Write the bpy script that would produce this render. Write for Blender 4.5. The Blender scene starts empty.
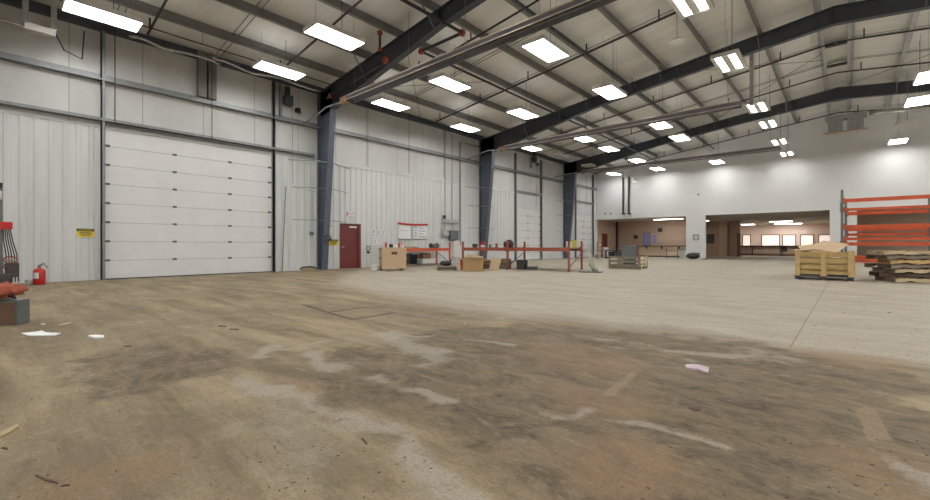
import bpy, math, random
import numpy as np
from mathutils import Vector, Matrix
random.seed(7)
PI = math.pi
scn = bpy.context.scene
# ------------------------------------------------------------------ camera
FPX, HOR = 425.0, 245.3
TH = math.atan(380 / 425.0); SN, CS = math.sin(TH), math.cos(TH)
CX, CH = 17.7, 1.1
cam = bpy.data.cameras.new('camera'); camo = bpy.data.objects.new('camera', cam)
scn.collection.objects.link(camo); scn.camera = camo
cam.sensor_width = 36; cam.lens = FPX / 930 * 36; cam.clip_end = 200; cam.clip_start = 0.05
camo.location = (CX, 0, CH); camo.rotation_euler = (PI / 2, 0, TH); cam.shift_y = -(250 - HOR) / 930
# ------------------------------------------------------------------ world, exposure, light levels
w = bpy.data.worlds.new('World'); scn.world = w; w.use_nodes = True
w.node_tree.nodes['Background'].inputs[0].default_value = (.8, .85, .9, 1)
w.node_tree.nodes['Background'].inputs[1].default_value = .3
scn.view_settings.view_transform = 'Standard'; scn.view_settings.look = 'None'
scn.view_settings.gamma = 1; scn.view_settings.exposure = 0.12
try:
    scn.view_settings.use_curve_mapping = False
    scn.cycles.use_denoising = True
    scn.cycles.max_bounces = 8; scn.cycles.diffuse_bounces = 6
    scn.cycles.sample_clamp_indirect = 4
except Exception: pass
LAMP = 30.0          # emission of the hall's fluorescent lamps
BACK = 13.0           # emission of the back rooms' ceiling panels and added fill panels
# ------------------------------------------------------------------ survey helpers: a pixel of the photo to a point of the hall
def fl(x, y, h=0.0):
    z = (CH - h) * FPX / (y - HOR); u = (x - 465) / FPX
    return Vector((CX + z * (u * CS - SN), z * (u * SN + CS), h))
def wl(x, y, X=0.0):
    u = (x - 465) / FPX; z = (X - CX) / (u * CS - SN)
    return Vector((X, z * (u * SN + CS), CH + (HOR - y) / FPX * z))
def ht(x, y, h):
    z = (h - CH) * FPX / (HOR - y); u = (x - 465) / FPX
    return Vector((CX + z * (u * CS - SN), z * (u * SN + CS), h))
def fw(x, y, Y=38.5):
    u = (x - 465) / FPX; z = Y / (u * SN + CS)
    return Vector((CX + z * (u * CS - SN), Y, CH + (HOR - y) / FPX * z))
# ------------------------------------------------------------------ materials
M = {}
def mat(name, col, rough=.6, metal=0., noise=0., nscale=4., bump=0., emit=None, estr=0., spec=.5, dirt=None, stretch=(1, 1, 1)):
    m = bpy.data.materials.new(name); m.use_nodes = True; nt = m.node_tree; b = nt.nodes['Principled BSDF']
    b.inputs['Base Color'].default_value = (*col, 1); b.inputs['Roughness'].default_value = rough
    b.inputs['Metallic'].default_value = metal; b.inputs['Specular IOR Level'].default_value = spec
    if emit: b.inputs['Emission Color'].default_value = (*emit, 1); b.inputs['Emission Strength'].default_value = estr
    if noise or bump:
        tc = nt.nodes.new('ShaderNodeTexCoord'); mp = nt.nodes.new('ShaderNodeMapping'); mp.inputs['Scale'].default_value = stretch
        nt.links.new(tc.outputs['Object'], mp.inputs['Vector'])
        n = nt.nodes.new('ShaderNodeTexNoise'); n.inputs['Scale'].default_value = nscale; n.inputs['Detail'].default_value = 6; n.inputs['Roughness'].default_value = .62
        nt.links.new(mp.outputs[0], n.inputs['Vector'])
        if noise:
            r = nt.nodes.new('ShaderNodeValToRGB'); d = dirt or tuple(c * (1 - noise) for c in col)
            r.color_ramp.elements[0].position = .3; r.color_ramp.elements[0].color = (*d, 1)
            r.color_ramp.elements[1].position = .68; r.color_ramp.elements[1].color = (*[min(1, c * (1 + noise * .35)) for c in col], 1)
            nt.links.new(n.outputs[0], r.inputs[0]); nt.links.new(r.outputs[0], b.inputs['Base Color'])
        if bump:
            bp = nt.nodes.new('ShaderNodeBump'); bp.inputs['Strength'].default_value = bump; bp.inputs['Distance'].default_value = .03
            nt.links.new(n.outputs[0], bp.inputs['Height']); nt.links.new(bp.outputs[0], b.inputs['Normal'])
    M[name] = m; return m
mat('liner', (.66, .68, .685), .45, .0, .10, 1.2, 0, stretch=(1, 3, .25))
mat('door_white', (.74, .75, .755), .4, 0, .05, 1.5)
mat('hinge', (.12, .12, .125), .5, .3)
mat('track', (.27, .28, .29), .45, .5, .2, 5)
mat('vinyl', (.60, .605, .60), .28, 0, .10, 1.3, .9, stretch=(1, 1, .6))
mat('deck', (.80, .785, .75), .6, 0, .12, .8, .35, stretch=(.6, 2, 1))
mat('column_blue', (.105, .125, .165), .45, .1, .15, 4)
mat('rafter', (.068, .076, .095), .5, .1, .2, 3)
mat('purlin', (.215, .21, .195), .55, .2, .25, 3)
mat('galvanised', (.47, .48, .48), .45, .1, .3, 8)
mat('pipe_black', (.035, .032, .033), .5, .1, .3, 6)
mat('red_coupling', (.42, .085, .05), .5, 0, .2, 6)
mat('conduit', (.30, .30, .30), .4, .6)
mat('housing', (.68, .68, .66), .5)
mat('lens_off', (.46, .46, .42), .4)
mat('lamp', (1, 1, 1), .5, emit=(1, .985, .955), estr=LAMP)
mat('lamp_lens', (1, 1, 1), .5, emit=(1, .985, .955), estr=LAMP * .62)
mat('ceiling_fill', (1, 1, 1), .5, emit=(1, .985, .955), estr=LAMP * .085)  # weak upward glow, added only to lift the ceiling brightness
mat('heater_hood', (.58, .48, .38), .4, .2, .3, 5)
mat('heater_skin', (.15, .155, .17), .4, .4, .2, 5)
mat('heater_burner', (.30, .17, .10), .5, .2, .3, 6)
mat('foil', (.60, .60, .58), .25, .85, .3, 12, .6)
mat('plaster_white', (.76, .765, .77), .7, 0, .04, .8)
mat('plaster_pink', (.53, .40, .31), .75, 0, .08, 1.2)
mat('plaster_brown', (.42, .31, .24), .75, 0, .1, 1.2)
mat('plaster_hall', (.74, .60, .53), .75, 0, .05, 1)
mat('tile_ceiling', (.62, .58, .53), .8, 0, .06, 1)
mat('panel', (.9, .9, .88), .5, emit=(1, .96, .9), estr=BACK)
mat('window_glow', (.9, .85, .8), .4, emit=(1, .84, .76), estr=.5)
mat('dark_wood', (.05, .03, .025), .4)
mat('trim_brown', (.16, .09, .06), .5)
mat('counter_front', (.78, .62, .44), .6, 0, .08, 2)
mat('red_door', (.17, .035, .033), .4, 0, .1, 2)
mat('orange', (.62, .105, .035), .42, 0, .28, 3)
mat('orange_dull', (.34, .085, .05), .5, 0, .35, 4)
mat('rack_grey', (.16, .20, .21), .45, .3, .2, 4)
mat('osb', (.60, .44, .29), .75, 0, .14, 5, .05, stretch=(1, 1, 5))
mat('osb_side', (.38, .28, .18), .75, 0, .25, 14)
mat('pine_post', (.58, .42, .20), .75, 0, .25, 6, stretch=(6, 5, 1))
mat('pine', (.53, .365, .15), .7, 0, .34, 5, .1, stretch=(1, 6, 6))
mat('pine_pale', (.62, .50, .32), .7, 0, .3, 5, stretch=(1, 6, 6))
mat('wood_grey', (.27, .225, .17), .8, 0, .4, 6, stretch=(1, 5, 5))
mat('wood_dark', (.12, .075, .055), .8, 0, .4, 6, stretch=(1, 5, 5))
mat('wood_yellow', (.64, .46, .21), .75, 0, .25, 6, stretch=(1, 5, 5))
mat('cardboard', (.44, .29, .14), .8, 0, .15, 5)
mat('cardboard_pale', (.55, .42, .27), .8, 0, .15, 5)
mat('black', (.015, .015, .017), .45)
mat('rubber', (.03, .03, .032), .7)
mat('charcoal', (.05, .055, .065), .6)
mat('steel_grey', (.155, .175, .18), .4, .3, .15, 5)
mat('dark_metal', (.09, .08, .075), .5, .4, .4, 9)
mat('yellow', (.78, .60, .03), .5)
mat('yellow_dirty', (.62, .50, .05), .6, 0, .3, 9)
mat('red', (.52, .025, .022), .35)
mat('red_cloth', (.40, .10, .055), .9, 0, .45, 9, .5)
mat('white', (.80, .80, .79), .5)
mat('paper', (.78, .80, .82), .8)
mat('paper_print', (.35, .37, .40), .8)
mat('green', (.24, .33, .29), .6)
mat('green_pale', (.55, .60, .57), .6)
mat('blue', (.07, .12, .28), .5)
mat('picture', (.30, .33, .62), .5, 0, .3, 5)
mat('rope', (.30, .31, .24), .9)
mat('tan_strip', (.42, .33, .20), .9)
mat('lilac', (.62, .50, .58), .6, 0, .4, 30)

def node(nt, t, **k):
    n = nt.nodes.new(t)
    for a, v in k.items():
        if a in ('operation', 'blend_type', 'noise_dimensions', 'feature', 'attribute_name', 'data_type', 'use_clamp'): setattr(n, a, v)
    return n
def floor_material():
    m = bpy.data.materials.new('dirty_concrete'); m.use_nodes = True; nt = m.node_tree; L = nt.links; b = nt.nodes['Principled BSDF']
    tc = node(nt, 'ShaderNodeTexCoord')
    def noise(scale, det=6, rough=.6, st=(1, 1, 1), rot=0, dist=0):
        mp = node(nt, 'ShaderNodeMapping'); mp.inputs['Scale'].default_value = st; mp.inputs['Rotation'].default_value = (0, 0, rot)
        L.new(tc.outputs['Object'], mp.inputs[0]); n = node(nt, 'ShaderNodeTexNoise')
        n.inputs['Scale'].default_value = scale; n.inputs['Detail'].default_value = det; n.inputs['Roughness'].default_value = rough; n.inputs['Distortion'].default_value = dist
        L.new(mp.outputs[0], n.inputs['Vector']); return n.outputs[0]
    def mth(op, a, c, clamp=False):
        n = node(nt, 'ShaderNodeMath', operation=op, use_clamp=clamp)
        for i, v in enumerate((a, c)):
            if hasattr(v, 'links'): L.new(v, n.inputs[i])
            else: n.inputs[i].default_value = v
        return n.outputs[0]
    def ramp(v, lo, hi, c0=(0, 0, 0, 1), c1=(1, 1, 1, 1)):
        r = node(nt, 'ShaderNodeValToRGB'); r.color_ramp.elements[0].position = lo; r.color_ramp.elements[1].position = hi
        r.color_ramp.elements[0].color = c0; r.color_ramp.elements[1].color = c1; L.new(v, r.inputs[0]); return r.outputs[0]
    def mix(f, a, c, mode='MIX'):
        n = node(nt, 'ShaderNodeMixRGB', blend_type=mode)
        for i, v in ((0, f), (1, a), (2, c)):
            if hasattr(v, 'links'): L.new(v, n.inputs[i])
            else: n.inputs[i].default_value = v
        return n.outputs[0]
    a1 = node(nt, 'ShaderNodeAttribute'); a1.attribute_name = 'wear'; s1 = node(nt, 'ShaderNodeSeparateColor'); L.new(a1.outputs['Color'], s1.inputs[0])
    a2 = node(nt, 'ShaderNodeAttribute'); a2.attribute_name = 'marks'; s2 = node(nt, 'ShaderNodeSeparateColor'); L.new(a2.outputs['Color'], s2.inputs[0])
    pale, stain, vein = s1.outputs; rust, line, tape = s2.outputs
    nA = noise(.55, 8, .62, dist=.6); nB = noise(2.6, 8, .65, dist=.4); nC = noise(11, 8, .7); nD = noise(1.2, 8, .68, (.35, 2.2, 1), .7, .5); nF = noise(60, 3, .7)
    brown = ramp(nD, .36, .62, (.165, .122, .068, 1), (.385, .305, .192, 1))
    brown = mix(mth('MULTIPLY', ramp(nA, .42, .62), .5), brown, (.135, .10, .062, 1))
    brown = mix(mth('MULTIPLY', ramp(nB, .50, .72), .4), brown, (.45, .375, .25, 1))
    palec = ramp(noise(.9, 9, .72, (.5, 1.7, 1), -.25, .8), .32, .66, (.37, .33, .255, 1), (.49, .447, .365, 1))
    nz = mth('ADD', mth('MULTIPLY', nA, .75), mth('MULTIPLY', nB, .55))       # about .65 on average
    def fray(mask, amp, lo, hi, n=None):
        v = mth('ADD', mask, mth('MULTIPLY', mth('SUBTRACT', n or nz, .65 if n is None else .5), amp)); return ramp(v, lo, hi)
    col = mix(fray(pale, .9, .34, .72), brown, palec)
    sc_ = ramp(noise(3.0, 9, .78, (.75, 1.3, 1), .3, .8), .36, .62, (.042, .030, .019, 1), (.235, .175, .105, 1))
    col = mix(mth('MULTIPLY', fray(stain, 1.9, .38, .60), .85), col, sc_)
    col = mix(mth('MULTIPLY', fray(rust, 1.2, .4, .8), .45), col, (.30, .19, .105, 1))
    col = mix(mth('MULTIPLY', fray(tape, .5, .4, .6, nC), .75), col, (.29, .215, .13, 1))
    vv = mth('ADD', mth('MULTIPLY', nB, .6), mth('MULTIPLY', nC, .4))
    col = mix(mth('MULTIPLY', fray(vein, 3.4, .22, .72, vv), .72), col, (.40, .36, .30, 1))
    col = mix(mth('MULTIPLY', fray(line, .6, .3, .6, nC), .75), col, (.10, .08, .06, 1))
    col = mix(mth('MULTIPLY', ramp(nC, .53, .68), .42), col, (.11, .085, .055, 1))
    col = mix(mth('MULTIPLY', ramp(noise(24, 6, .75, (.6, 1.5, 1), .5), .54, .66), .35), col, (.40, .34, .25, 1))
    col = mix(mth('MULTIPLY', ramp(noise(5, 9, .75, (.4, 1.6, 1), .9, 1.), .55, .70), .42), col, (.38, .33, .26, 1))
    col = mix(mth('MULTIPLY', ramp(nF, .42, .62), .3), col, (.08, .07, .055, 1))
    L.new(col, b.inputs['Base Color'])
    b.inputs['Specular IOR Level'].default_value = .2
    rg = ramp(nB, .3, .7, (.48, .48, .48, 1), (.75, .75, .75, 1)); L.new(rg, b.inputs['Roughness'])
    bp = node(nt, 'ShaderNodeBump'); bp.inputs['Strength'].default_value = .25; bp.inputs['Distance'].default_value = .02
    L.new(mth('ADD', nC, mth('MULTIPLY', nF, .3)), bp.inputs['Height']); L.new(bp.outputs[0], b.inputs['Normal'])
    return m
def seam_vinyl():
    # white faced insulation blankets: a seam every 1.22 m and soft wrinkles
    m = M['vinyl']; nt = m.node_tree; b = nt.nodes['Principled BSDF']; L = nt.links
    tc = nt.nodes.new('ShaderNodeTexCoord'); sp = nt.nodes.new('ShaderNodeSeparateXYZ'); L.new(tc.outputs['Object'], sp.inputs[0])
    ad = nt.nodes.new('ShaderNodeMath'); ad.operation = 'ADD'; L.new(sp.outputs[1], ad.inputs[0]); ad.inputs[1].default_value = 20.35
    md = nt.nodes.new('ShaderNodeMath'); md.operation = 'MODULO'; L.new(ad.outputs[0], md.inputs[0]); md.inputs[1].default_value = 1.83
    lt = nt.nodes.new('ShaderNodeMath'); lt.operation = 'LESS_THAN'; L.new(md.outputs[0], lt.inputs[0]); lt.inputs[1].default_value = .025
    mx = nt.nodes.new('ShaderNodeMixRGB'); src = b.inputs['Base Color'].links[0].from_socket
    L.new(lt.outputs[0], mx.inputs[0]); L.new(src, mx.inputs[1]); mx.inputs[2].default_value = (.33, .33, .32, 1); L.new(mx.outputs[0], b.inputs['Base Color'])
seam_vinyl()
# ------------------------------------------------------------------ mesh helpers
col = scn.collection
def props(o, label=None, cat=None, group=None, kind=None):
    if label: o['label'] = label
    if cat: o['category'] = cat
    if group: o['group'] = group
    if kind: o['kind'] = kind
    return o
def thing(name, label, cat, loc=(0, 0, 0), rz=0., group=None, kind=None):
    o = bpy.data.objects.new(name, None); col.objects.link(o); o.location = loc; o.rotation_euler = (0, 0, rz); o.empty_display_size = .1
    return props(o, label, cat, group, kind)
class MB:
    def __init__(s): s.v = []; s.f = []
    def add(s, vs, fs):
        n = len(s.v); s.v += [tuple(v) for v in vs]; s.f += [tuple(n + i for i in f) for f in fs]; return s
    def box(s, a, b, mtx=None):
        x0, y0, z0 = a; x1, y1, z1 = b
        vs = [Vector(p) for p in ((x0, y0, z0), (x1, y0, z0), (x1, y1, z0), (x0, y1, z0), (x0, y0, z1), (x1, y0, z1), (x1, y1, z1), (x0, y1, z1))]
        if mtx: vs = [mtx @ v for v in vs]
        return s.add(vs, [(3, 2, 1, 0), (4, 5, 6, 7), (0, 1, 5, 4), (1, 2, 6, 5), (2, 3, 7, 6), (3, 0, 4, 7)])
    def cbox(s, c, d, mtx=None):
        return s.box([c[i] - d[i] / 2 for i in range(3)], [c[i] + d[i] / 2 for i in range(3)], mtx)
    def frame(s, p, q, up=(0, 0, 1)):
        p = Vector(p); q = Vector(q); d = (q - p).normalized(); up = Vector(up)
        if abs(d.dot(up)) > .98: up = Vector((0, 1, 0)) if abs(d.y) < .9 else Vector((1, 0, 0))
        a = d.cross(up).normalized(); return p, q, a, a.cross(d).normalized()
    def bar(s, p, q, w_, h, up=(0, 0, 1)):
        p, q, a, b = s.frame(p, q, up); vs = []
        for c in (p, q): vs += [c - a * w_ / 2 - b * h / 2, c + a * w_ / 2 - b * h / 2, c + a * w_ / 2 + b * h / 2, c - a * w_ / 2 + b * h / 2]
        return s.add(vs, [(0, 1, 2, 3), (7, 6, 5, 4), (0, 4, 5, 1), (1, 5, 6, 2), (2, 6, 7, 3), (3, 7, 4, 0)])
    def tube(s, pts, r, n=8, closed=False):
        pts = [Vector(p) for p in pts]; k = len(pts); rings = []; a = None
        for i, p in enumerate(pts):
            d = (pts[min(i + 1, k - 1)] - pts[max(i - 1, 0)]).normalized()
            if a is None:
                up = Vector((0, 0, 1)) if abs(d.z) < .9 else Vector((1, 0, 0)); a = d.cross(up).normalized()
            else: a = (a - d * a.dot(d)).normalized()
            b = d.cross(a); rr = r[i] if isinstance(r, (list, tuple)) else r
            rings.append([p + a * math.cos(2 * PI * j / n) * rr + b * math.sin(2 * PI * j / n) * rr for j in range(n)])
        vs = [v for g in rings for v in g]; fs = []
        for i in range(k - 1):
            for j in range(n): fs.append((i * n + j, i * n + (j + 1) % n, (i + 1) * n + (j + 1) % n, (i + 1) * n + j))
        fs += [tuple(range(n))[::-1], tuple((k - 1) * n + j for j in range(n))]
        return s.add(vs, fs)
    def lathe(s, prof, n=20, c=(0, 0, 0)):
        vs = []; fs = []
        for (r, z) in prof: vs += [(c[0] + r * math.cos(2 * PI * j / n), c[1] + r * math.sin(2 * PI * j / n), c[2] + z) for j in range(n)]
        for i in range(len(prof) - 1):
            for j in range(n): fs.append((i * n + j, i * n + (j + 1) % n, (i + 1) * n + (j + 1) % n, (i + 1) * n + j))
        fs += [tuple(range(n))[::-1], tuple((len(prof) - 1) * n + j for j in range(n))]
        return s.add(vs, fs)
    def prism(s, poly, a, b, axis='y'):
        # poly of (p, q) pairs in the plane across the axis
        def mk(p, q, t): return {'y': (p, t, q), 'x': (t, p, q), 'z': (p, q, t)}[axis]
        n = len(poly); vs = [mk(p, q, a) for p, q in poly] + [mk(p, q, b) for p, q in poly]
        fs = [tuple(range(n)), tuple(range(2 * n - 1, n - 1, -1))] + [(i, n + i, n + (i + 1) % n, (i + 1) % n) for i in range(n)]
        return s.add(vs, fs)
    def build(s, name, m, parent=None, loc=None, rz=None, bevel=0., smooth=False, **pr):
        me = bpy.data.meshes.new(name); me.from_pydata(s.v, [], s.f)
        import bmesh
        bm = bmesh.new(); bm.from_mesh(me); bmesh.ops.recalc_face_normals(bm, faces=bm.faces)
        if bevel: bmesh.ops.bevel(bm, geom=list(bm.edges), offset=bevel, segments=1, affect='EDGES', clamp_overlap=True)
        bm.to_mesh(me); bm.free()
        if smooth:
            for p in me.polygons: p.use_smooth = len(p.vertices) == 4
        me.materials.append(M[m] if isinstance(m, str) else m)
        o = bpy.data.objects.new(name, me); col.objects.link(o)
        if parent: o.parent = parent
        if loc is not None: o.location = loc
        if rz is not None: o.rotation_euler = (0, 0, rz)
        return props(o, **pr)
def dup(root, loc, rz=None, label=None, group=None):
    r = root.copy(); col.objects.link(r); r.location = loc
    if rz is not None: r.rotation_euler = (0, 0, rz)
    if label: r['label'] = label
    if group: r['group'] = group
    for ch in list(root.children):
        c = ch.copy(); col.objects.link(c); c.parent = r
        for g in ch.children:
            d = g.copy(); col.objects.link(d); d.parent = c
    return r
ORD = ['first', 'second', 'third', 'fourth', 'fifth', 'sixth', 'seventh', 'eighth', 'ninth', 'tenth', 'eleventh', 'twelfth']
# ------------------------------------------------------------------ the hall
W, Y0, YF, RX = 35.0, -11.0, 38.5, 17.4           # width, rear wall, far wall, ridge
def deck(x): return 10.45 - .125 * abs(x - RX)
# floor with its stains measured into a fine grid
xs = np.unique(np.concatenate([np.arange(-6, 8, .5), np.arange(8, 20.5, .045), np.arange(20.5, 36, .5)]))
ys = np.unique(np.concatenate([np.arange(-12, -.2, .8), np.arange(-.2, 7, .045), np.arange(7, 14, .14), np.arange(14, 40, .5), np.arange(40, 64, 2)]))
GX, GY = np.meshgrid(xs, ys); P = np.stack([GX.ravel(), GY.ravel()], 1)
def vnoise(p, sc, seed):
    r = np.random.RandomState(seed); T = r.rand(97, 89); q = p * sc; i = np.floor(q).astype(int); f = q - i; f = f * f * (3 - 2 * f)
    g = lambda a, b: T[(i[:, 0] + a) % 97, (i[:, 1] + b) % 89]
    return (g(0, 0) * (1 - f[:, 0]) + g(1, 0) * f[:, 0]) * (1 - f[:, 1]) + (g(0, 1) * (1 - f[:, 0]) + g(1, 1) * f[:, 0]) * f[:, 1] - .5
def fbm(p, sc, seed, o=4): return sum(vnoise(p, sc * 2 ** k, seed + k) / 2 ** k for k in range(o))
P_true = P.copy()
P = P + np.stack([fbm(P, 1.3, 1), fbm(P, 1.3, 11)], 1) * .26 + np.stack([fbm(P, 6, 21, 3), fbm(P, 6, 31, 3)], 1) * .06
def px(pts): return np.array([tuple(fl(*p))[:2] for p in pts])
def dist(poly):
    d = np.full(len(P), 1e9)
    for a, b in zip(poly[:-1], poly[1:]):
        ab = b - a; t = np.clip(((P - a) @ ab) / max(1e-9, ab @ ab), 0, 1); d = np.minimum(d, np.linalg.norm(P - (a + t[:, None] * ab), axis=1))
    return d
def inside(poly):
    r = np.zeros(len(P), bool); n = len(poly)
    for i in range(n):
        (x1, y1), (x2, y2) = poly[i], poly[(i + 1) % n]
        c = ((y1 > P[:, 1]) != (y2 > P[:, 1])); xi = (x2 - x1) * (P[:, 1] - y1) / ((y2 - y1) if y2 != y1 else 1e-9) + x1
        r ^= c & (P[:, 0] < xi)
    return r
def soft(poly, wd):
    d = dist(np.vstack([poly, poly[:1]])); s_ = np.where(inside(poly), d, -d); return np.clip(.5 + s_ / (2 * wd), 0, 1)
bd = px([(250, 276), (330, 283), (376, 293), (440, 306), (500, 317), (560, 321), (640, 327), (700, 335), (800, 351), (930, 371)])
bd = np.vstack([[[0, 13.]], [[3., 9.5]], bd[1:], [[22, 4.6]], [[36, 3.]], [[36, 66]], [[-7, 66]], [[-7, 13]]])
pale = np.maximum(soft(bd, 1.1), .46 * soft(px([(215, 372), (300, 395), (400, 450), (440, 500), (250, 500), (210, 430)]), .35))
stain = np.maximum.reduce([soft(px([(400, 335), (520, 322), (640, 335), (760, 345), (930, 378), (930, 470), (860, 500), (700, 560), (560, 500), (430, 440), (370, 385)]), .45),
                           .78 * soft(px([(60, 360), (130, 348), (220, 352), (230, 372), (150, 398), (70, 405)]), .5),
                           .8 * soft(px([(300, 350), (400, 340), (440, 400), (380, 420), (300, 395)]), .4)])
vein = np.zeros(len(P))
for pts, wd in [([(282, 342), (260, 353), (250, 366), (238, 379), (247, 395), (273, 399), (310, 408), (350, 425), (376, 432), (407, 443), (429, 456), (455, 474), (480, 500), (510, 540)], .10),
                ([(323, 353), (334, 368), (354, 364)], .13), ([(376, 375), (398, 388), (425, 388), (447, 399)], .10), ([(389, 333), (420, 350), (442, 355), (429, 361)], .17),
                ([(535, 399), (557, 412), (583, 421), (601, 412)], .06), ([(765, 353), (787, 364)], .14), ([(844, 383), (871, 390)], .07), ([(620, 425), (677, 434), (708, 443), (740, 452)], .05),
                ([(376, 334), (470, 338), (530, 345)], .06), ([(690, 360), (650, 345), (600, 338)], .08), ([(260, 353), (300, 346), (330, 338)], .06), ([(850, 441), (905, 470), (930, 480)], .06),
                ([(620, 348), (700, 352), (800, 362)], .08)]:
    vein = np.maximum(vein, np.clip(1.05 - dist(px(pts)) / (wd * 1.5), 0, 1))
vein *= np.clip(.75 + 1.1 * fbm(P, 2.2, 51), .1, 1)
rust = np.maximum.reduce([np.clip(1.1 - np.linalg.norm(P - px([c])[0], axis=1) / r, 0, 1) for c, r in [((615, 400), .7), ((640, 470), .5), ((905, 480), .6), ((590, 360), .9), ((120, 480), .4), ((290, 395), .4), ((860, 360), .7)]])
P = P_true
line = np.zeros(len(P))
for pts, wd in [([(305, 305), (328, 312.6), (352, 319.4), (368, 317), (394, 312.6)], .075), ([(328, 312.6), (365, 307), (384, 308)], .07)]:
    line = np.maximum(line, np.clip(1.2 - dist(px(pts)) / wd, 0, 1))
tape = np.maximum.reduce([.55 * soft(px([(328, 312.6), (365, 307), (394, 312.6), (352, 319)]), .1), soft(px([(855, 409), (873, 406), (893, 440), (868, 441)]), .03), .8 * soft(px([(600, 395), (632, 370), (640, 373), (612, 398)]), .03)])
nx, ny = len(xs), len(ys)
idx = np.arange(nx * ny).reshape(ny, nx)
faces = np.stack([idx[:-1, :-1], idx[:-1, 1:], idx[1:, 1:], idx[1:, :-1]], -1).reshape(-1, 4)
me = bpy.data.meshes.new('floor'); me.from_pydata(np.column_stack([P_true, np.zeros(len(P))]).tolist(), [], faces.tolist())
for nm, ch in (('wear', (pale, stain, vein)), ('marks', (rust, line, tape))):
    at = me.color_attributes.new(nm, 'FLOAT_COLOR', 'POINT'); at.data.foreach_set('color', np.column_stack([*ch, np.ones(len(P))]).astype(np.float32).ravel())
me.materials.append(floor_material())
fo = bpy.data.objects.new('floor', me); col.objects.link(fo); fo['kind'] = 'structure'

def struct(mb, name, m, **k): return mb.build(name, m, kind='structure', **k)
j0, j1 = fl(789, 350), fl(838, 266)
struct(MB().bar((j0.x, j0.y, .0005), (j1.x, j1.y, .0005), .012, .002), 'trim_8', 'wood_grey')
mb = MB()
for pts in ([(303, 304.5), (328, 312.6), (352, 319.4), (372, 316.5), (394, 312.6)], [(328, 312.6), (365, 307)]):
    q_ = [fl(*p) for p in pts]
    for a, b in zip(q_[:-1], q_[1:]): mb.bar((a.x, a.y, .0005), (b.x, b.y, .0005), .035, .002)
struct(mb, 'trim_9', 'wood_dark')
# ceiling: two slopes of insulated deck
mb = MB(); mb.prism([(-.2, deck(-.2)), (RX, deck(RX)), (W + .2, deck(W + .2)), (W + .2, deck(W + .2) + .1), (RX, deck(RX) + .1), (-.2, deck(-.2) + .1)], Y0, YF + .4)
struct(mb, 'ceiling', 'deck')
# left wall: ribbed liner to 4.85 m, blankets above
D = [(2.45, 7.78, 4.92), (25.2, 28.55, 3.85), (34.3, 37.65, 3.85)]       # overhead doors: Y0, Y1, height
RD = (10.95, 12.12, 2.14)
def ribbed(y0, y1, z0, z1, mb):
    # profile in plan: 0.305 m pitch, 30 mm ribs
    k = 0; y = y0; pts = [(0., y0)]
    n = int(math.floor(y0 / .305))
    while True:
        yc = n * .305; n += 1
        if yc - .05 > y1: break
        for dy, dx in ((-.07, 0), (-.035, .03), (.035, .03), (.07, 0)):
            if y0 < yc + dy < y1: pts.append((dx, yc + dy))
    pts.append((0., y1)); pts += [(-.06, y1), (-.06, y0)]
    mb.prism(pts, z0, z1, 'z')
mb = MB(); H1 = 4.85; yy = Y0
for (a, b, h) in [D[0], (RD[0], RD[1], RD[2]), D[1], D[2]]:
    ribbed(yy, a, 0, H1, mb)
    if h < H1:
        if b - a > 2: mb.box((-.06, a, h), (.0, b, H1))
        else: ribbed(a, b, h, H1, mb)
    yy = b
ribbed(yy, YF, 0, H1, mb)
struct(mb, 'wall_left', 'liner')
mb = MB(); mb.box((-.1, Y0, 4.93), (-.03, YF, 8.5)); struct(mb, 'wall_left_upper', 'vinyl')
# trims: girts, ledge over the liner, eave strut
mb = MB(); mb.prism([(-.03, 6.33), (.20, 6.33), (.20, 6.38), (.03, 6.4), (.03, 6.55), (-.03, 6.55)], Y0, YF); struct(mb, 'trim_1', 'track')
mb = MB(); mb.prism([(-.03, 5.05), (.21, 5.05), (.21, 5.14), (.16, 5.14), (.16, 5.09), (-.03, 5.09)], Y0, 9.6); struct(mb, 'trim_2', 'track')
mb = MB(); mb.prism([(-.03, 4.85), (.04, 4.85), (.04, 4.92), (-.03, 4.94)], Y0, YF); struct(mb, 'trim_3', 'liner')
mb = MB(); mb.prism([(-.03, 7.92), (.18, 7.92), (.18, 7.99), (.03, 8.), (.03, 8.24), (-.03, 8.24)], Y0, YF); struct(mb, 'trim_4', 'rafter')
# rear and right walls (outside the frame, they close the hall)
mb = MB(); mb.prism([(-.2, 0), (W + .2, 0), (W + .2, deck(W)), (RX, deck(RX) + .1), (-.2, deck(0))], Y0 - .2, Y0); struct(mb, 'wall_rear', 'plaster_white')
mb = MB(); mb.box((W, Y0, 0), (W + .2, YF, deck(W) + .1)); struct(mb, 'wall_right', 'liner')
# far wall with three openings
OH = 3.53
mb = MB()
mb.prism([(-.1, OH), (W, OH), (W, deck(W)), (RX, deck(RX)), (-.1, deck(-.1))], YF, YF + .3)
for a, b in ((-.1, .02), (7.87, 9.29), (16.92, 18.29), (27, W)): mb.box((a, YF, 0), (b, YF + .3, OH))
struct(mb, 'wall_far', 'plaster_white')
mb = MB()
for a, b in ((7.87, 9.29), (16.92, 18.29)): mb.box((a, YF - .015, 0), (b, YF, .1))
struct(mb, 'baseboard_far', 'plaster_white')
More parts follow.
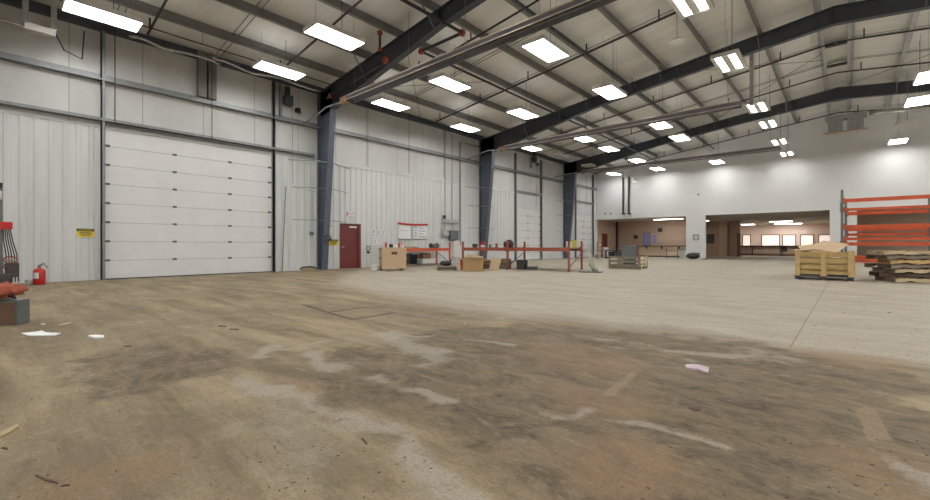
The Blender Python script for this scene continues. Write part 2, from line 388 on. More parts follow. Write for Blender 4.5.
# back rooms
mb = MB(); mb.box((-.3, YF + .3, 0), (0, 43.5, OH)); struct(mb, 'wall_lobby_left', 'plaster_pink')
mb = MB(); mb.box((-.3, 43.5, 0), (8.1, 43.7, OH)); struct(mb, 'wall_lobby_back', 'plaster_pink')
mb = MB(); mb.box((8.1, YF + .3, 0), (8.22, 43.7, OH)); struct(mb, 'wall_partition_left', 'plaster_brown')
mb = MB(); mb.box((6.0, 50, 0), (9.85, 50.2, OH)); struct(mb, 'wall_alcove', 'plaster_brown')
mb = MB(); mb.box((5.9, 43.7, 0), (6.0, 61, OH)); struct(mb, 'wall_hallway_left', 'plaster_hall')
mb = MB(); mb.box((6, 61, 0), (24, 61.2, OH)); struct(mb, 'wall_hallway_back', 'plaster_hall')
mb = MB(); mb.box((17.6, YF + .3, 0), (17.75, 61, OH)); struct(mb, 'wall_partition_right', 'plaster_hall')
mb = MB(); mb.box((17.75, 43.5, 0), (28, 43.7, OH)); mb.box((27.3, YF + .3, 0), (27.5, 43.5, OH)); struct(mb, 'wall_store_back', 'plaster_brown')
mb = MB(); mb.box((-.3, YF + .3, OH), (28, 61.2, OH + .15)); struct(mb, 'ceiling_back_rooms', 'tile_ceiling')
mb = MB(); mb.box((8.12, 49.7, 0), (8.84, 50, OH)); struct(mb, 'trim_5', 'plaster_pink')
mb = MB()
mb.box((9.62, 49.9, 0), (9.92, 50.0, 2.3)); struct(mb, 'trim_6', 'trim_brown')
def panel_light(x, y, lx, ly, lab):  # builds the real ceiling lights and the added fill panels alike
    t = thing('ceiling_or_fill_panel', lab, 'light', (x, y, OH))
    MB().box((-lx / 2 - .04, -ly / 2 - .04, -.05), (lx / 2 + .04, ly / 2 + .04, 0)).build('frame', 'housing', t)
    MB().box((-lx / 2, -ly / 2, -.06), (lx / 2, ly / 2, -.051)).build('diffuser', 'panel', t)
panel_light(5.65, 41.3, 2.4, .6, 'flat bright ceiling light in the low room left of the white pillar')
panel_light(12.9, 53, 1.8, 1.2, 'flat bright ceiling light above the dark counter in the far hallway')
panel_light(13, 59, 2.4, 1.2, 'added fill light panel nearest the lit windows of the far hallway')  # extra glowing panel, added to brighten the hallway
panel_light(9.4, 58, 1.2, 1.2, 'added fill light panel at the left end of the far hallway behind the brown wall')  # second added hallway fill, mostly hidden by the alcove wall
panel_light(22.5, 41, 1.2, .6, 'added fill light panel in the brown room behind the orange rack')  # invented source, put in to light the store room
panel_light(7.2, 46.5, 1.2, .6, 'added fill light panel near the black wall screen')  # invented source, put in to lighten the alcove
# hallway windows
for i, (a, b) in enumerate([(743, 750), (762, 779), (783, 795), (801, 813), (819, 833)]):
    A = fw(a, 235.5, 60.9); B = fw(b, 246, 60.9)
    t = thing(f'window_{i+1}', None, None, (0, 0, 0), kind='structure')
    m_ = MB(); x0, x1, z0, z1 = A.x, B.x, .95, A.z + .02
    for q in ((x0 - .08, z0 - .08, x0, z1 + .08), (x1, z0 - .08, x1 + .08, z1 + .08), (x0, z1, x1, z1 + .08), (x0, z0 - .08, x1, z0)): m_.box((q[0], 60.9, q[1]), (q[2], 61, q[3]))
    m_.build('window_frame', 'trim_brown', t)
    MB().box((x0, 60.97, z0), (x1, 60.99, z1)).build('pane', 'window_glow', t)
# ------------------------------------------------------------------ overhead doors
def overhead(i, y0, y1, h, npan):
    t = thing(f'door_{i}', None, None, (0, y0, 0), kind='structure')
    L_ = y1 - y0; ph = h / npan
    for k in range(npan):
        m_ = MB(); z0 = k * ph; z1 = z0 + ph - .012
        m_.box((-.06, 0, z0 + (0.02 if k == 0 else 0)), (-.01, L_, z1))
        for q in range(1, 4): m_.box((-.012, 0, z0 + ph * q / 4 - .004), (-.006, L_, z0 + ph * q / 4 + .004))
        m_.build('door_panel', 'door_white', t)
        if k:
            cols = [.08, L_ * .36, L_ * .70, L_ - .08] if i == 1 else [.06, L_ / 2, L_ - .06]
            for c in cols: MB().cbox((.005, c, z0), (.03, .12, .07)).build('hinge', 'hinge', t)
    MB().box((-.02, 0, 0), (.02, L_, .03)).build('bottom_seal', 'rubber', t)
    top = 7.9 if i == 1 else 7.7
    for s_ in (0, 1):
        y = -.05 if s_ == 0 else L_ + .05
        MB().box((0, y - .05, 0), (.16, y - .02 * (1 - 2 * s_), top)).box((.12, y - .05, 0), (.16, y + .05, top)).build('track', 'track', t)
    return t
overhead(1, *D[0], 8); t2 = overhead(2, *D[1], 7); t3 = overhead(3, *D[2], 7)
MB().tube([(.1, 0, 4.97), (.1, D[0][1] - D[0][0], 4.97)], .03, 8).build('header_shaft', 'track', bpy.data.objects['door_1'])
for t, d in ((t2, D[1]), (t3, D[2])):
    for z in (5.0, 6.45): MB().bar((.1, -.05, z), (.1, d[1] - d[0] + .05, z), .1, .16 if z < 6 else .08).build('header_shaft', 'track', t)
mb = MB()
for y in (5.06, 5.40): mb.box((-.03, y - .0, 6.55), (.16, y + .27, 8.2))
struct(mb, 'trim_7', 'purlin')
# red personnel door
t = thing('door_4', None, None, (0, RD[0], 0), kind='structure'); wd = RD[1] - RD[0]
MB().box((-.10, .05, .01), (-.05, wd - .14, RD[2] - .05)).build('door_leaf', 'red_door', t)
MB().box((-.14, 0, 0), (.02, .05, RD[2])).box((-.14, wd - .14, 0), (.02, wd, RD[2])).box((-.14, .05, RD[2] - .05), (.02, wd - .14, RD[2])).build('door_frame', 'red_door', t)
MB().box((-.05, .55, RD[2] - .2), (0, .95, RD[2] - .12)).build('door_closer', 'white', t)
MB().tube([(-.05, .13, 1.02), (.02, .13, 1.02), (.02, .25, 1.02)], .018, 8).build('door_handle', 'galvanised', t)
# ------------------------------------------------------------------ steel columns and rafters
FR = [-1.24, 9.96, 21.3, 32.35]
def column_label(i): return ['tapered blue-grey steel column beside the camera', 'tapered blue-grey steel column between the big white door and the red door', 'tapered blue-grey steel column behind the orange work tables', 'tapered blue-grey steel column between the two narrow white doors'][i]
for i, y in enumerate(FR):
    t = thing('steel_column', column_label(i), 'column', (0, y, 0))
    d = lambda z: .40 + .10 * z
    zt = 7.95; k = .14
    MB().prism([(.04, .03), (d(0), .03), (d(zt), zt - .2), (d(zt), zt), (.04, zt)], -.006, .006).build('web', 'column_blue', t)
    MB().box((.02, -k, .02), (.035, k, zt)).build('flange', 'column_blue', t)
    m_ = MB(); m_.bar((d(0), 0, .02), (d(7.2), 0, 7.2), .28, .016, (1, 0, 0)); m_.build('flange', 'column_blue', t)
    MB().box((0, -.2, 0), (.6, .2, .022)).build('base_plate', 'steel_grey', t)
    if 0 < i:
        for z, ln in ((2.2, 1.35), (3.6, 1.35), (4.75, 1.5)):
            for s_ in (-1, 1):
                MB().bar((d(z) - .05, s_ * .02, z), (.05, s_ * ln, z), .025, .03).build('brace_arm', 'track', t)
                if s_ < 0 and z > 3: MB().bar((d(z) - .05, s_ * .02, z - .25), (.05, s_ * ln, z), .012, .012).build('brace_rod', 'track', t)
def rtop(x): return deck(x) - .34
def rdepth(x):
    x = min(x, W - x)
    return 1.06 - .50 * min(1, max(0, (x - 1.2) / 6.5)) if x < 9 else .56 + .09 * max(0, (x - 12) / 5)
for i, y in enumerate(FR):
    t = thing('roof_rafter', 'dark steel rafter of the roof ' + ['over the camera', 'springing from the column by the red door', 'springing from the column behind the orange tables', 'nearest the white end wall'][i], 'roof beam', (0, y, 0))
    X = [.05, 1.2, 3, 5, 7.7, 10, 12, 15, RX]; X = X + [W - x for x in X[::-1][1:]]
    m_ = MB()
    for a, b in zip(X[:-1], X[1:]): m_.prism([(a, rtop(a) - rdepth(a)), (b, rtop(b) - rdepth(b)), (b, rtop(b)), (a, rtop(a))], -.006, .006)
    for x in (1.2, 7.7, 12, RX, W - 12, W - 7.7): m_.box((x - .006, -.12, rtop(x) - rdepth(x)), (x + .006, .12, rtop(x)))
    m_.build('web', 'rafter', t)
    m_ = MB(); m2 = MB()
    for a, b in zip(X[:-1], X[1:]):
        if 1.2 <= a and b <= W - 1.2: m_.bar((a, 0, rtop(a) - rdepth(a)), (b, 0, rtop(b) - rdepth(b)), .26, .016)
        m2.bar((a, 0, rtop(a) - .008), (b, 0, rtop(b) - .008), .26, .016)
    m_.build('bottom_flange', 'rafter', t); m2.build('top_flange', 'rafter', t)
    for x in (3.7, 7.5, 11.25, 15.05, 19.75, 23.6):
        for s_ in (-1, 1):
            if i == 0: continue
            MB().bar((x, s_ * .1, rtop(x) - rdepth(x) + .04), (x, s_ * .75, deck(x) - .2), .03, .03).build('fly_brace', 'purlin', t)
# purlins
PX = [1.8, 3.7, 5.6, 7.5, 9.4, 11.25, 13.15, 15.05, 16.9, 17.9, 19.75, 21.65, 23.6, 25.5, 27.4, 29.3, 31.2, 33.2]
for i, x in enumerate(PX):
    h = .335; zt = deck(x) - .005
    sgn = 1 if x < RX else -1
    prof = [(x - sgn * .12, zt), (x, zt), (x, zt - h), (x + sgn * .12, zt - h), (x + sgn * .12, zt - h + .012), (x + sgn * .012, zt - h + .012), (x + sgn * .012, zt - .012), (x - sgn * .12, zt - .012)]
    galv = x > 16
    lab = f'grey-brown steel roof purlin, {ORD[i]} out from the overhead-door wall' if i < 8 else ('bright galvanised purlin left of the ridge line' if i == 8 else 'bright galvanised purlin right of the ridge line' if i == 9 else f'galvanised roof purlin, {ORD[i-10]} to the right of the ridge pair')
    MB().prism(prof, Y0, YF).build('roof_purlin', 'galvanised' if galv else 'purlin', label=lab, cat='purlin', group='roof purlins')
BR = (2.7, 5.7, 13.9, 16.9, 25.4, 28.3, 35.2)
for k, y in enumerate(BR):
    MB().box((16.92, y - .11, 10.1), (17.88, y + .11, 10.17)).build('ridge_spacer', 'pipe_black', label=f'flat black steel spacer between the two bright ridge purlins, {ORD[k]} from the camera end', cat='spacer', group='ridge spacers')
# thin pairs of bridging rods between purlins
for i, y in enumerate(BR):
    t = thing('purlin_bridging', f'thin double rod line running across the ceiling, {ORD[i]} from the camera end', 'roof rod', (0, y, 0), group='bridging rods')
    for dy in (-.09, .09):
        MB().bar((.3, dy, deck(.3) - .1), (RX, dy, deck(RX) - .1), .022, .022).bar((RX, dy, deck(RX) - .1), (W - .3, dy, deck(W - .3) - .1), .022, .022).build('rod', 'purlin', t)
# diagonal wind rods
for i, (x0, x1, y0, y1, lab) in enumerate([(.6, 5.6, 10.2, 15.5, 'thin diagonal brace rod rising away from the red-door column'), (5.6, .6, 10.2, 15.5, 'thin diagonal brace rod crossing low over the bench wall'), (11.2, 16.9, 21.6, 27, 'thin diagonal brace rod left of the ridge beyond the middle rafter'), (19.7, 25.5, 21.6, 27, 'thin diagonal brace rod right of the ridge beyond the middle rafter'), (16.9, 11.2, 26, 32, 'thin diagonal brace rod left of the ridge before the last rafter'), (21.6, 17.9, 27, 32, 'thin diagonal brace rod right of the ridge before the last rafter'), (.6, 5.6, -1, 4, 'thin diagonal brace rod above the big white door')]):
    MB().tube([(x0, y0, deck(x0) - .3), (x1, y1, deck(x1) - .3)], .011, 6).build('brace_rod', 'pipe_black', label=lab, cat='roof rod')
# ------------------------------------------------------------------ lights
def make_light(on, lanes):
    t = thing('highbay_light', 'x', 'ceiling light')
    m_ = MB(); a, b, h = .41, .82, .13          # half width (x), half length (y), height
    m_.box((-a, -b, .0), (-a + .025, b, h)).box((a - .025, -b, 0), (a, b, h)).box((-a, -b, 0), (a, -b + .025, h)).box((-a, b - .025, 0), (a, b, h)).box((-a, -b, h - .015), (a, b, h))
    m_.build('housing', 'white', t)
    if on:
        if lanes:
            for x in (-.20, .20): MB().box((x - .085, -b + .09, .03), (x + .085, b - .09, .06)).build('lamp', 'lamp', t)
            MB().box((-.10, -b + .03, .012), (.10, b - .03, .03)).box((-a + .02, -b + .02, .012), (-.30, b - .02, .03)).box((.30, -b + .02, .012), (a - .02, b - .02, .03)).box((-.3, -b + .02, .012), (.3, -b + .09, .03)).box((-.3, b - .09, .012), (.3, b - .02, .03)).build('reflector_plate', 'white', t)
        else: MB().box((-a + .03, -b + .03, .02), (a - .03, b - .03, .06)).build('lens', 'lamp_lens', t)
        MB().box((-.2, -b + .1, h + .001), (.2, b - .1, h + .01)).build('ceiling_fill_strip', 'ceiling_fill', t)  # added glow strip on the housing top, brightens the ceiling; not a fixture part
    else:
        MB().box((-a + .025, -b + .025, .01), (a - .025, b - .025, .03)).build('lens', 'lens_off', t)
    return t
def wires(t, x, z):
    up = deck(x) - z
    for y in (-.65, .65): MB().tube([(0, y, .1), (0, y, up)], .005, 5).build('hanging_wire', 'conduit', t)
    MB().tube([(0.05, .2, .1), (.05, .2, up)], .008, 5).build('power_cord', 'rubber', t)
LZ = 7.4; protos = {}
ROWS = {2.45: 'row nearest the doors', 6.15: 'second row from the doors', 10.45: 'third row from the doors', 14.7: 'row left of the ridge', 20.1: 'row right of the ridge', 24.4: 'outer right row', 28.6: 'far right row', 32.6: 'row by the right wall'}
LY = [-8.0, -3.0, 2.1, 7.0, 12.05, 17.1, 23.5, 27.1, 32.2, 36.8]
OFF = {(2.45, 27.1), (2.45, 32.2), (10.45, 32.2), (20.1, 32.2)}
for rx, rl in ROWS.items():
    n = 0
    for ly in LY:
        on = (rx, ly) not in OFF
        if ly > -1: n += 1
        lab = (f'{"lit" if on else "unlit"} white hanging light, {ORD[n-1]} from the camera in the {rl}' if ly > -1 else f'white hanging light behind the camera, {"nearer" if ly > -5 else "farther"} of two in the {rl}')
        if (on, rx) not in protos:
            protos[(on, rx)] = True
            t = make_light(on, rx == 14.7); t.location = (rx, ly, LZ); wires(t, rx, LZ); t['label'] = lab; t['group'] = 'hanging fluorescent lights'; protos[(on, rx, 'o')] = t
        else: dup(protos[(on, rx, 'o')], (rx, ly, LZ), label=lab, group='hanging fluorescent lights')
# ------------------------------------------------------------------ radiant tube heaters
def heater(y, z, x0, x1, lab, hose):
    t = thing('tube_heater', lab, 'heater', (x0, y, z)); L_ = x1 - x0
    MB().prism([(-.22, -.08), (-.11, .12), (.11, .12), (.22, -.08), (.20, -.08), (.10, .10), (-.10, .10), (-.20, -.08)], .25, L_, 'x').build('reflector_hood', 'heater_skin', t)
    MB().box((.25, -.12, .12), (L_, -.06, .16)).box((.25, -.235, -.095), (L_, -.215, -.075)).build('hood_cap', 'heater_hood', t)
    MB().tube([(.2, 0, -.01), (L_ + .05, 0, -.01)], .05, 10).build('radiant_tube', 'heater_skin', t)
    MB().cbox((.02, 0, .03), (.42, .26, .24)).build('burner_box', 'heater_burner', t, bevel=.01)
    for f in (.03, .3, .52, .74, .97):
        x = .3 + (L_ - .4) * f; zt = deck(x0 + x) - z - .24
        MB().tube([(x, 0, .125), (x, 0, zt)], .006, 5).build('hanger_wire', 'conduit', t)
    MB().cbox((L_ * .45, 0, .18), (.22, .2, .04)).build('hanger_clip', 'galvanised', t)
    MB().tube([(-.18, 0, -.02)] + hose, .035, 8).build('flexible_hose', 'foil', t, smooth=True)
heater(9.3, 6.75, 3.1, 15.0, 'long tube heater hanging nearest the camera, brown top edge', [(-.5, .02, .05), (-1.1, .1, .12), (-1.6, .05, .1), (-2.2, -.1, -.2), (-2.9, -.3, -.42)])
heater(19.9, 6.7, 2.8, 14.6, 'long tube heater in front of the middle rafter', [(-.5, .02, .02), (-1.1, .1, .12), (-1.8, 0, -.05), (-2.6, -.1, -.25)])
heater(30.4, 6.7, 2.8, 14.9, 'long tube heater farthest from the camera', [(-.5, .02, .02), (-1.3, .1, .05), (-2.6, 0, -.1)])
# ------------------------------------------------------------------ sprinkler mains, branches
def coupling(t, p, r=.085): MB().lathe([(r * .7, -.05), (r, -.045), (r, .045), (r * .7, .05)], 12).build('coupling', 'red_coupling', t, loc=p)
def coupling_axis(t, p, ax, r=.095):
    a = Vector(ax) * .05; p = Vector(p)
    MB().tube([p - a * 1.3, p - a, p + a, p + a * 1.3], [r * .8, r, r, r * .8], 12).build('coupling', 'red_coupling', t)
t = thing('sprinkler_main', 'black sprinkler main with red couplings that steps sideways beyond the nearest rafter', 'pipe')
MB().tube([(8.1, -10.8, 8.25), (8.1, 10.6, 8.25)], .055, 10).build('pipe_run', 'pipe_black', t)
MB().tube([(8.1, 10.6, 8.25), (6.05, 10.6, 8.25)], .055, 10).build('pipe_run', 'pipe_black', t)
MB().tube([(6.05, 10.6, 8.25), (6.05, 38.3, 8.1)], .05, 10).build('pipe_run', 'pipe_black', t)
coupling_axis(t, (8.1, 10.6, 8.25), (0, 1, 0), .12); coupling_axis(t, (6.05, 10.6, 8.25), (0, 1, 0), .11)
t = thing('sprinkler_main', 'black pipe running lengthwise between the third and second light rows', 'pipe')
MB().tube([(9.95, -10.8, 8.85), (9.95, 38.3, 8.75)], .045, 10).build('pipe_run', 'pipe_black', t)
for y in (9.6, 20.9): MB().tube([(9.95, y, 8.8), (9.95, y, 9.3)], .015, 6).build('hanger_rod', 'pipe_black', t)
t = thing('sprinkler_riser', 'black riser pipe with red flanges in front of the nearest rafter', 'pipe')
A = wl(331, 77, 2.6); B = ht(388, 42, 8.0); B.y = A.y = 9.55
MB().tube([(1.3, 9.55, 7.35), (2.2, 9.55, 7.5), (5.3, 9.55, 7.75)], .05, 10).build('pipe_run', 'pipe_black', t)
MB().tube([(5.3, 9.55, 7.75), (5.3, 9.3, 8.05), (5.3, 9.3, 8.75)], .045, 10).build('pipe_run', 'pipe_black', t)
coupling_axis(t, (1.55, 9.55, 7.39), (1, 0, 0)); coupling_axis(t, (5.35, 9.5, 7.77), (0, 1, 0), .12); coupling_axis(t, (5.3, 9.3, 8.7), (0, 0, 1)); coupling_axis(t, (5.3, 9.3, 8.1), (0, 0, 1), .08)
for i, y in enumerate((3.4, 7.6, 11.9, 16.4, 24.6, 29.0, 33.6, 36.0)):
    t = thing('sprinkler_branch', f'thin black sprinkler line crossing the ceiling, {ORD[i]} from the camera', 'pipe', (0, y, 0), group='sprinkler branch lines')
    dz = .48 if y < 35 else .9
    x0 = 4.2 if i in (2,) else .9
    MB().tube([(x0, 0, deck(x0) - dz), (RX, 0, deck(RX) - dz)], .036, 8).tube([(RX, 0, deck(RX) - dz), (W - 1, 0, deck(W - 1) - dz)], .036, 8).build('pipe_run', 'pipe_black', t)
    for x in np.arange(x0 + .3, 27, 2.85):
        x = float(x); MB().tube([(x, 0, deck(x) - dz), (x, 0, deck(x) - dz + .4)], .028, 6).build('sprig', 'pipe_black', t)
    if i == 2:
        for x in (4.2, 7.2): coupling(t, (x, 0, deck(x) - dz), .05)
t = thing('wall_conduit_run', 'thin dark pipe running lengthwise high above the big white door', 'pipe')
MB().tube([(1.5, .3, 7.9), (1.5, 9.6, 7.9)], .022, 8).build('pipe_run', 'pipe_black', t)
for y in (1.6, 4.8, 7.6): MB().tube([(1.5, y, 7.9), (1.5, y, deck(1.5) - .02)], .008, 5).build('hanger_rod', 'pipe_black', t)
for i, (x, y0, y1, lab) in enumerate([(1.0, 2.9, 5.5, 'crinkled silver foil flexible duct under the eave above the big white door'), (1.15, 5.2, 9.4, 'silver foil flexible duct reaching the column by the red door')]):
    pts = [(x + .06 * math.sin(k * 1.3), y0 + (y1 - y0) * k / 12, 7.62 + .05 * math.sin(k * .9 + i)) for k in range(13)]
    MB().tube(pts, .045, 8).build('foil_duct', 'foil', smooth=True, label=lab, cat='duct')
# conduit-box hung high at the left
t = thing('hanging_junction_box', 'grey metal box between two galvanised channels hanging high at the left', 'junction box')
P0 = ht(40, 34, 7.0)
for dx in (-.28, .28):
    MB().box((P0.x - .05, P0.y + dx - .06, P0.z + .2), (P0.x + .05, P0.y + dx + .06, deck(P0.x) - .1)).build('channel', 'galvanised', t)
MB().cbox((P0.x, P0.y, P0.z + .1), (.25, .62, .18)).build('box_body', 'housing', t, bevel=.01)
MB().tube([(P0.x, P0.y - .3, P0.z + .1), (P0.x - .1, P0.y - .8, P0.z + .15), (P0.x - .2, P0.y - 1.6, P0.z + .25)], .04, 8).build('flexible_hose', 'foil', t)
MB().tube([(P0.x, P0.y + .3, P0.z + .15), (P0.x - .1, P0.y + .5, P0.z - .25), (P0.x - .2, P0.y + .9, P0.z - .35), (P0.x - .2, P0.y + .95, P0.z + .5)], .02, 8).build('cable', 'rubber', t)
# door operators with chain hoists
for (x, y, lab) in [(286, 102, 'black chain door operator high on the wall right of the big white door'), (532, 160, 'black chain door operator above the first narrow white door'), (583, 168, 'black chain door operator above the second narrow white door')]:
    c_ = wl(x, y); t = thing('door_operator', lab, 'door opener', (0, c_.y, c_.z))
    MB().cbox((.22, 0, 0), (.28, .34, .42)).build('gearbox', 'charcoal', t, bevel=.03)
    MB().tube([(.25, -.05, .2), (.25, -.05, .55)], .11, 12).build('motor', 'black', t)
    MB().cbox((.1, -.28, 0), (.08, .1, 1.3)).build('rail', 'track', t)
    MB().tube([(.3, .12, -.2), (.32, .14, -3.5)], .012, 5).build('pull_chain', 'conduit', t)
    MB().cbox((.2, .42, -.3), (.2, .16, .18)).build('limit_box', 'black', t)
# thin vertical drops on the wall
for (x, ya, yb, lab) in [(115, 38, 121, 'thin dark vertical rod above the left end of the big white door'), (212, 62, 140, 'thin dark vertical rod above the right half of the big white door'), (367, 92, 167, 'thin vertical rod on the upper wall above the wall phone'), (409, 100, 173, 'thin vertical rod on the upper wall above the red-topped posters'), (444, 110, 178, 'thin vertical rod on the upper wall above the electrical boxes')]:
    a = wl(x, yb, .22); MB().tube([(.22, a.y, max(5.0, a.z)), (.22, a.y, deck(.2) - .1)], .014, 6).build('hanging_rod', 'pipe_black', label=lab, cat='rod')
a = wl(458.4, 248); MB().tube([(.15, a.y, 1.1), (.15, a.y, 7.4), (.3, a.y + 1.6, 7.4)], .05, 10).build('vertical_conduit', 'track', label='dark vertical conduit beside the grey electrical boxes', cat='pipe')
a = wl(283, 245); MB().tube([(.10, a.y - .08, .0), (.05, a.y + .1, 3.6)], .022, 8).build('leaning_pole', 'conduit', label='thin grey pole leaning on the wall right of the big white door', cat='pole')
# ------------------------------------------------------------------ wall things
def plate(mb, y0, y1, z0, z1, x0=.035, x1=.05): return mb.box((x0, y0, z0), (x1, y1, z1))
def textobj(name, s, size, m, parent, loc, rot=(PI / 2, 0, PI / 2), sx=1):
    c = bpy.data.curves.new(name, 'FONT'); c.body = s; c.size = size; c.align_x = 'CENTER'; c.align_y = 'CENTER'; c.extrude = .002
    o = bpy.data.objects.new(name, c); col.objects.link(o); dg = bpy.context.evaluated_depsgraph_get()
    me_ = bpy.data.meshes.new_from_object(o.evaluated_get(dg)); col.objects.unlink(o); bpy.data.objects.remove(o)
    q = bpy.data.objects.new(name, me_); me_.materials.clear(); me_.materials.append(M[m]); col.objects.link(q); q.parent = parent; q.location = loc; q.rotation_euler = rot; q.scale = (sx, 1, 1)
    return q
def caution(x0, y0, x1, y1, lab):
    a, b = wl(x0, y0), wl(x1, y1); t = thing('caution_sign', lab, 'sign', (.04, (a.y + b.y) / 2, (a.z + b.z) / 2)); w_, h_ = b.y - a.y, a.z - b.z
    MB().box((0, -w_ / 2, -h_ / 2), (.006, w_ / 2, h_ / 2)).build('sign_plate', 'yellow', t)
    MB().box((.006, -w_ / 2, h_ * .16), (.009, w_ / 2, h_ / 2)).build('header_band', 'black', t)
    textobj('lettering', 'CAUTION', h_ * .3, 'yellow', t, (.010, 0, h_ * .33))
    m_ = MB()
    for q, l in ((.02, .34), (-.14, .38), (-.3, .28)): m_.box((.006, -w_ * l, h_ * q - .012), (.008, w_ * l, h_ * q + .012))
    m_.build('small_print', 'charcoal', t)
caution(76.5, 228.5, 94, 237, 'yellow caution sign with black header on the wall left of the big white door')
caution(328.5, 239.5, 337.5, 245.5, 'yellow caution sign with black header between the column and the red door')
a, b = wl(346, 211.5), wl(353.5, 216.5); t = thing('exit_sign', 'white exit sign with red letters above the red door', 'sign', (.03, (a.y + b.y) / 2, (a.z + b.z) / 2))
MB().box((0, -.18, -.11), (.07, .18, .11)).build('sign_body', 'white', t, bevel=.008); textobj('lettering', 'EXIT', .19, 'red', t, (.072, 0, 0))
a = wl(328.7, 229); t = thing('wall_notice', 'small white notice sheet on the wall above the caution sign by the red door', 'notice', (.04, a.y, a.z))
MB().box((0, -.12, -.15), (.004, .12, .15)).build('sheet', 'paper', t); MB().box((.004, -.12, .1), (.006, .12, .15)).box((.004, -.1, -.08), (.005, .1, -.05)).build('print', 'paper_print', t)
t = thing('alarm_horn', 'dark cone shaped alarm horn on the blue-grey column by the red door', 'alarm', (.70, FR[1], 1.45))
MB().lathe([(.17, -.12), (.17, -.09), (.05, .12), (.03, .14)], 14).build('horn', 'charcoal', t); MB().cbox((-.05, 0, .0), (.1, .08, .1)).build('bracket', 'charcoal', t)
a = wl(311, 233.5, .05); t = thing('wall_bell', 'small grey round bell on the wall left of the blue-grey column', 'bell', a); MB().tube([(0, 0, 0), (.09, 0, 0)], .09, 14).build('bell_dome', 'steel_grey', t)
a = wl(368, 250, .05); t = thing('wall_hook_with_cord', 'white hook with dark cord loop on the wall right of the red door', 'cord', a)
MB().tube([(.03 , .12 * math.cos(q), .12 * math.sin(q) + .1) for q in np.linspace(0, 2 * PI, 13)], .018, 6).build('cord_loop', 'rubber', t)
MB().cbox((.04, 0, -.12), (.08, .12, .1)).build('plug_box', 'black', t); MB().cbox((.02, -.0, .22), (.05, .05, .08)).build('hook', 'white', t)
for i, (x0, y0, x1, y1, lab) in enumerate([(371, 230, 375.5, 234, 'small white notice top left of the notice cluster right of the red door'), (376, 230.5, 380, 235, 'small white notice top middle of the notice cluster right of the red door'), (381, 230.5, 385, 236, 'small white notice top right of the notice cluster right of the red door'), (372.5, 237, 377, 244.5, 'white notice bottom left of the notice cluster right of the red door'), (377.5, 237.5, 381, 244.5, 'white notice bottom right of the notice cluster right of the red door')]):
    a, b = wl(x0, y0), wl(x1, y1); w_, h_ = b.y - a.y, a.z - b.z; t = thing('wall_notice', lab, 'notice', (.04, (a.y + b.y) / 2, (a.z + b.z) / 2))
    MB().box((0, -w_ / 2, -h_ / 2), (.004, w_ / 2, h_ / 2)).build('sheet', 'paper', t)
    m_ = MB()
    for q in range(3): m_.box((.004, -w_ * .35, h_ * (.3 - .27 * q) - .02), (.006, w_ * (.38 - .1 * q), h_ * (.3 - .27 * q) + .02))
    m_.build('print', 'paper_print', t)
for x0, x1, lab, s_ in [(398, 411.5, 'large white poster under red garland, left of the pair', 0), (412.5, 426, 'large white printed poster under red garland, right of the pair', 1)]:
    a, b = wl(x0, 225), wl(x1, 239); w_, h_ = b.y - a.y, a.z - b.z; t = thing('wall_poster', lab, 'poster', (.04, (a.y + b.y) / 2, (a.z + b.z) / 2))
    MB().box((0, -w_ / 2, -h_ / 2), (.008, w_ / 2, h_ / 2)).build('sheet', 'paper', t)
    MB().box((.0, -w_ / 2, -h_ / 2 - .03), (.02, w_ / 2, -h_ / 2)).build('bottom_rail', 'steel_grey', t)
    m_ = MB()
    if s_:
        for q in range(4): m_.box((.008, -w_ * .42, h_ * (.33 - .2 * q) - .03), (.01, -w_ * .22, h_ * (.33 - .2 * q) + .03)).box((.008, -w_ * .1, h_ * (.28 - .2 * q) - .02), (.01, w_ * (.4 if q % 2 else .25), h_ * (.28 - .2 * q) + .02))
    else: m_.box((.008, w_ * .40, -h_ * .45), (.01, w_ * .48, h_ * .42)).box((.008, -w_ * .4, h_ * .1), (.01, w_ * .3, h_ * .13))
    m_.build('print', 'paper_print', t)
a, b = wl(398, 224), wl(426, 224.5); MB().tube([(.07, a.y - .05 + (b.y - a.y + .1) * k / 14, 2.27 - .05 * math.sin(PI * k / 14) + .015 * (k % 2)) for k in range(15)], .05, 7).build('garland', 'red', label='red garland draped along the top of the two posters', cat='garland')
# electrical boxes
def ebox(name, x0, y0, x1, y1, m, lab, dpt=.18):
    a, b = wl(x0, y0), wl(x1, y1); w_, h_ = b.y - a.y, a.z - b.z; t = thing(name, lab, 'electrical box', (.03, (a.y + b.y) / 2, (a.z + b.z) / 2))
    MB().box((0, -w_ / 2, -h_ / 2), (dpt, w_ / 2, h_ / 2)).build('box_body', m, t, bevel=.01)
    MB().box((dpt, -w_ / 2 + .03, -h_ / 2 + .03), (dpt + .012, w_ / 2 - .03, h_ / 2 - .03)).build('cover', m, t)
    return t, w_, h_
ebox('wiring_trough', 441, 219, 457, 223.5, 'galvanised', 'long pale grey wiring trough, topmost of the electrical boxes')
ebox('disconnect_switch', 440.5, 230, 446.5, 236, 'galvanised', 'small pale grey switch box below left end of the wiring trough')
ebox('electrical_cabinet', 447.5, 230.5, 455.5, 240, 'steel_grey', 'darker blue-grey electrical cabinet below right end of the wiring trough', .25)
ebox('wall_cabinet', 449.5, 241, 456, 257, 'housing', 'tall narrow white cabinet on the wall under the blue-grey electrical cabinet', .3)
a = wl(443, 219); MB().tube([(.12, a.y, 2.66), (.12, a.y, 2.86)], .09, 12).build('conduit_cap', 'black', label='short black fitting standing on the left end of the wiring trough', cat='fitting')
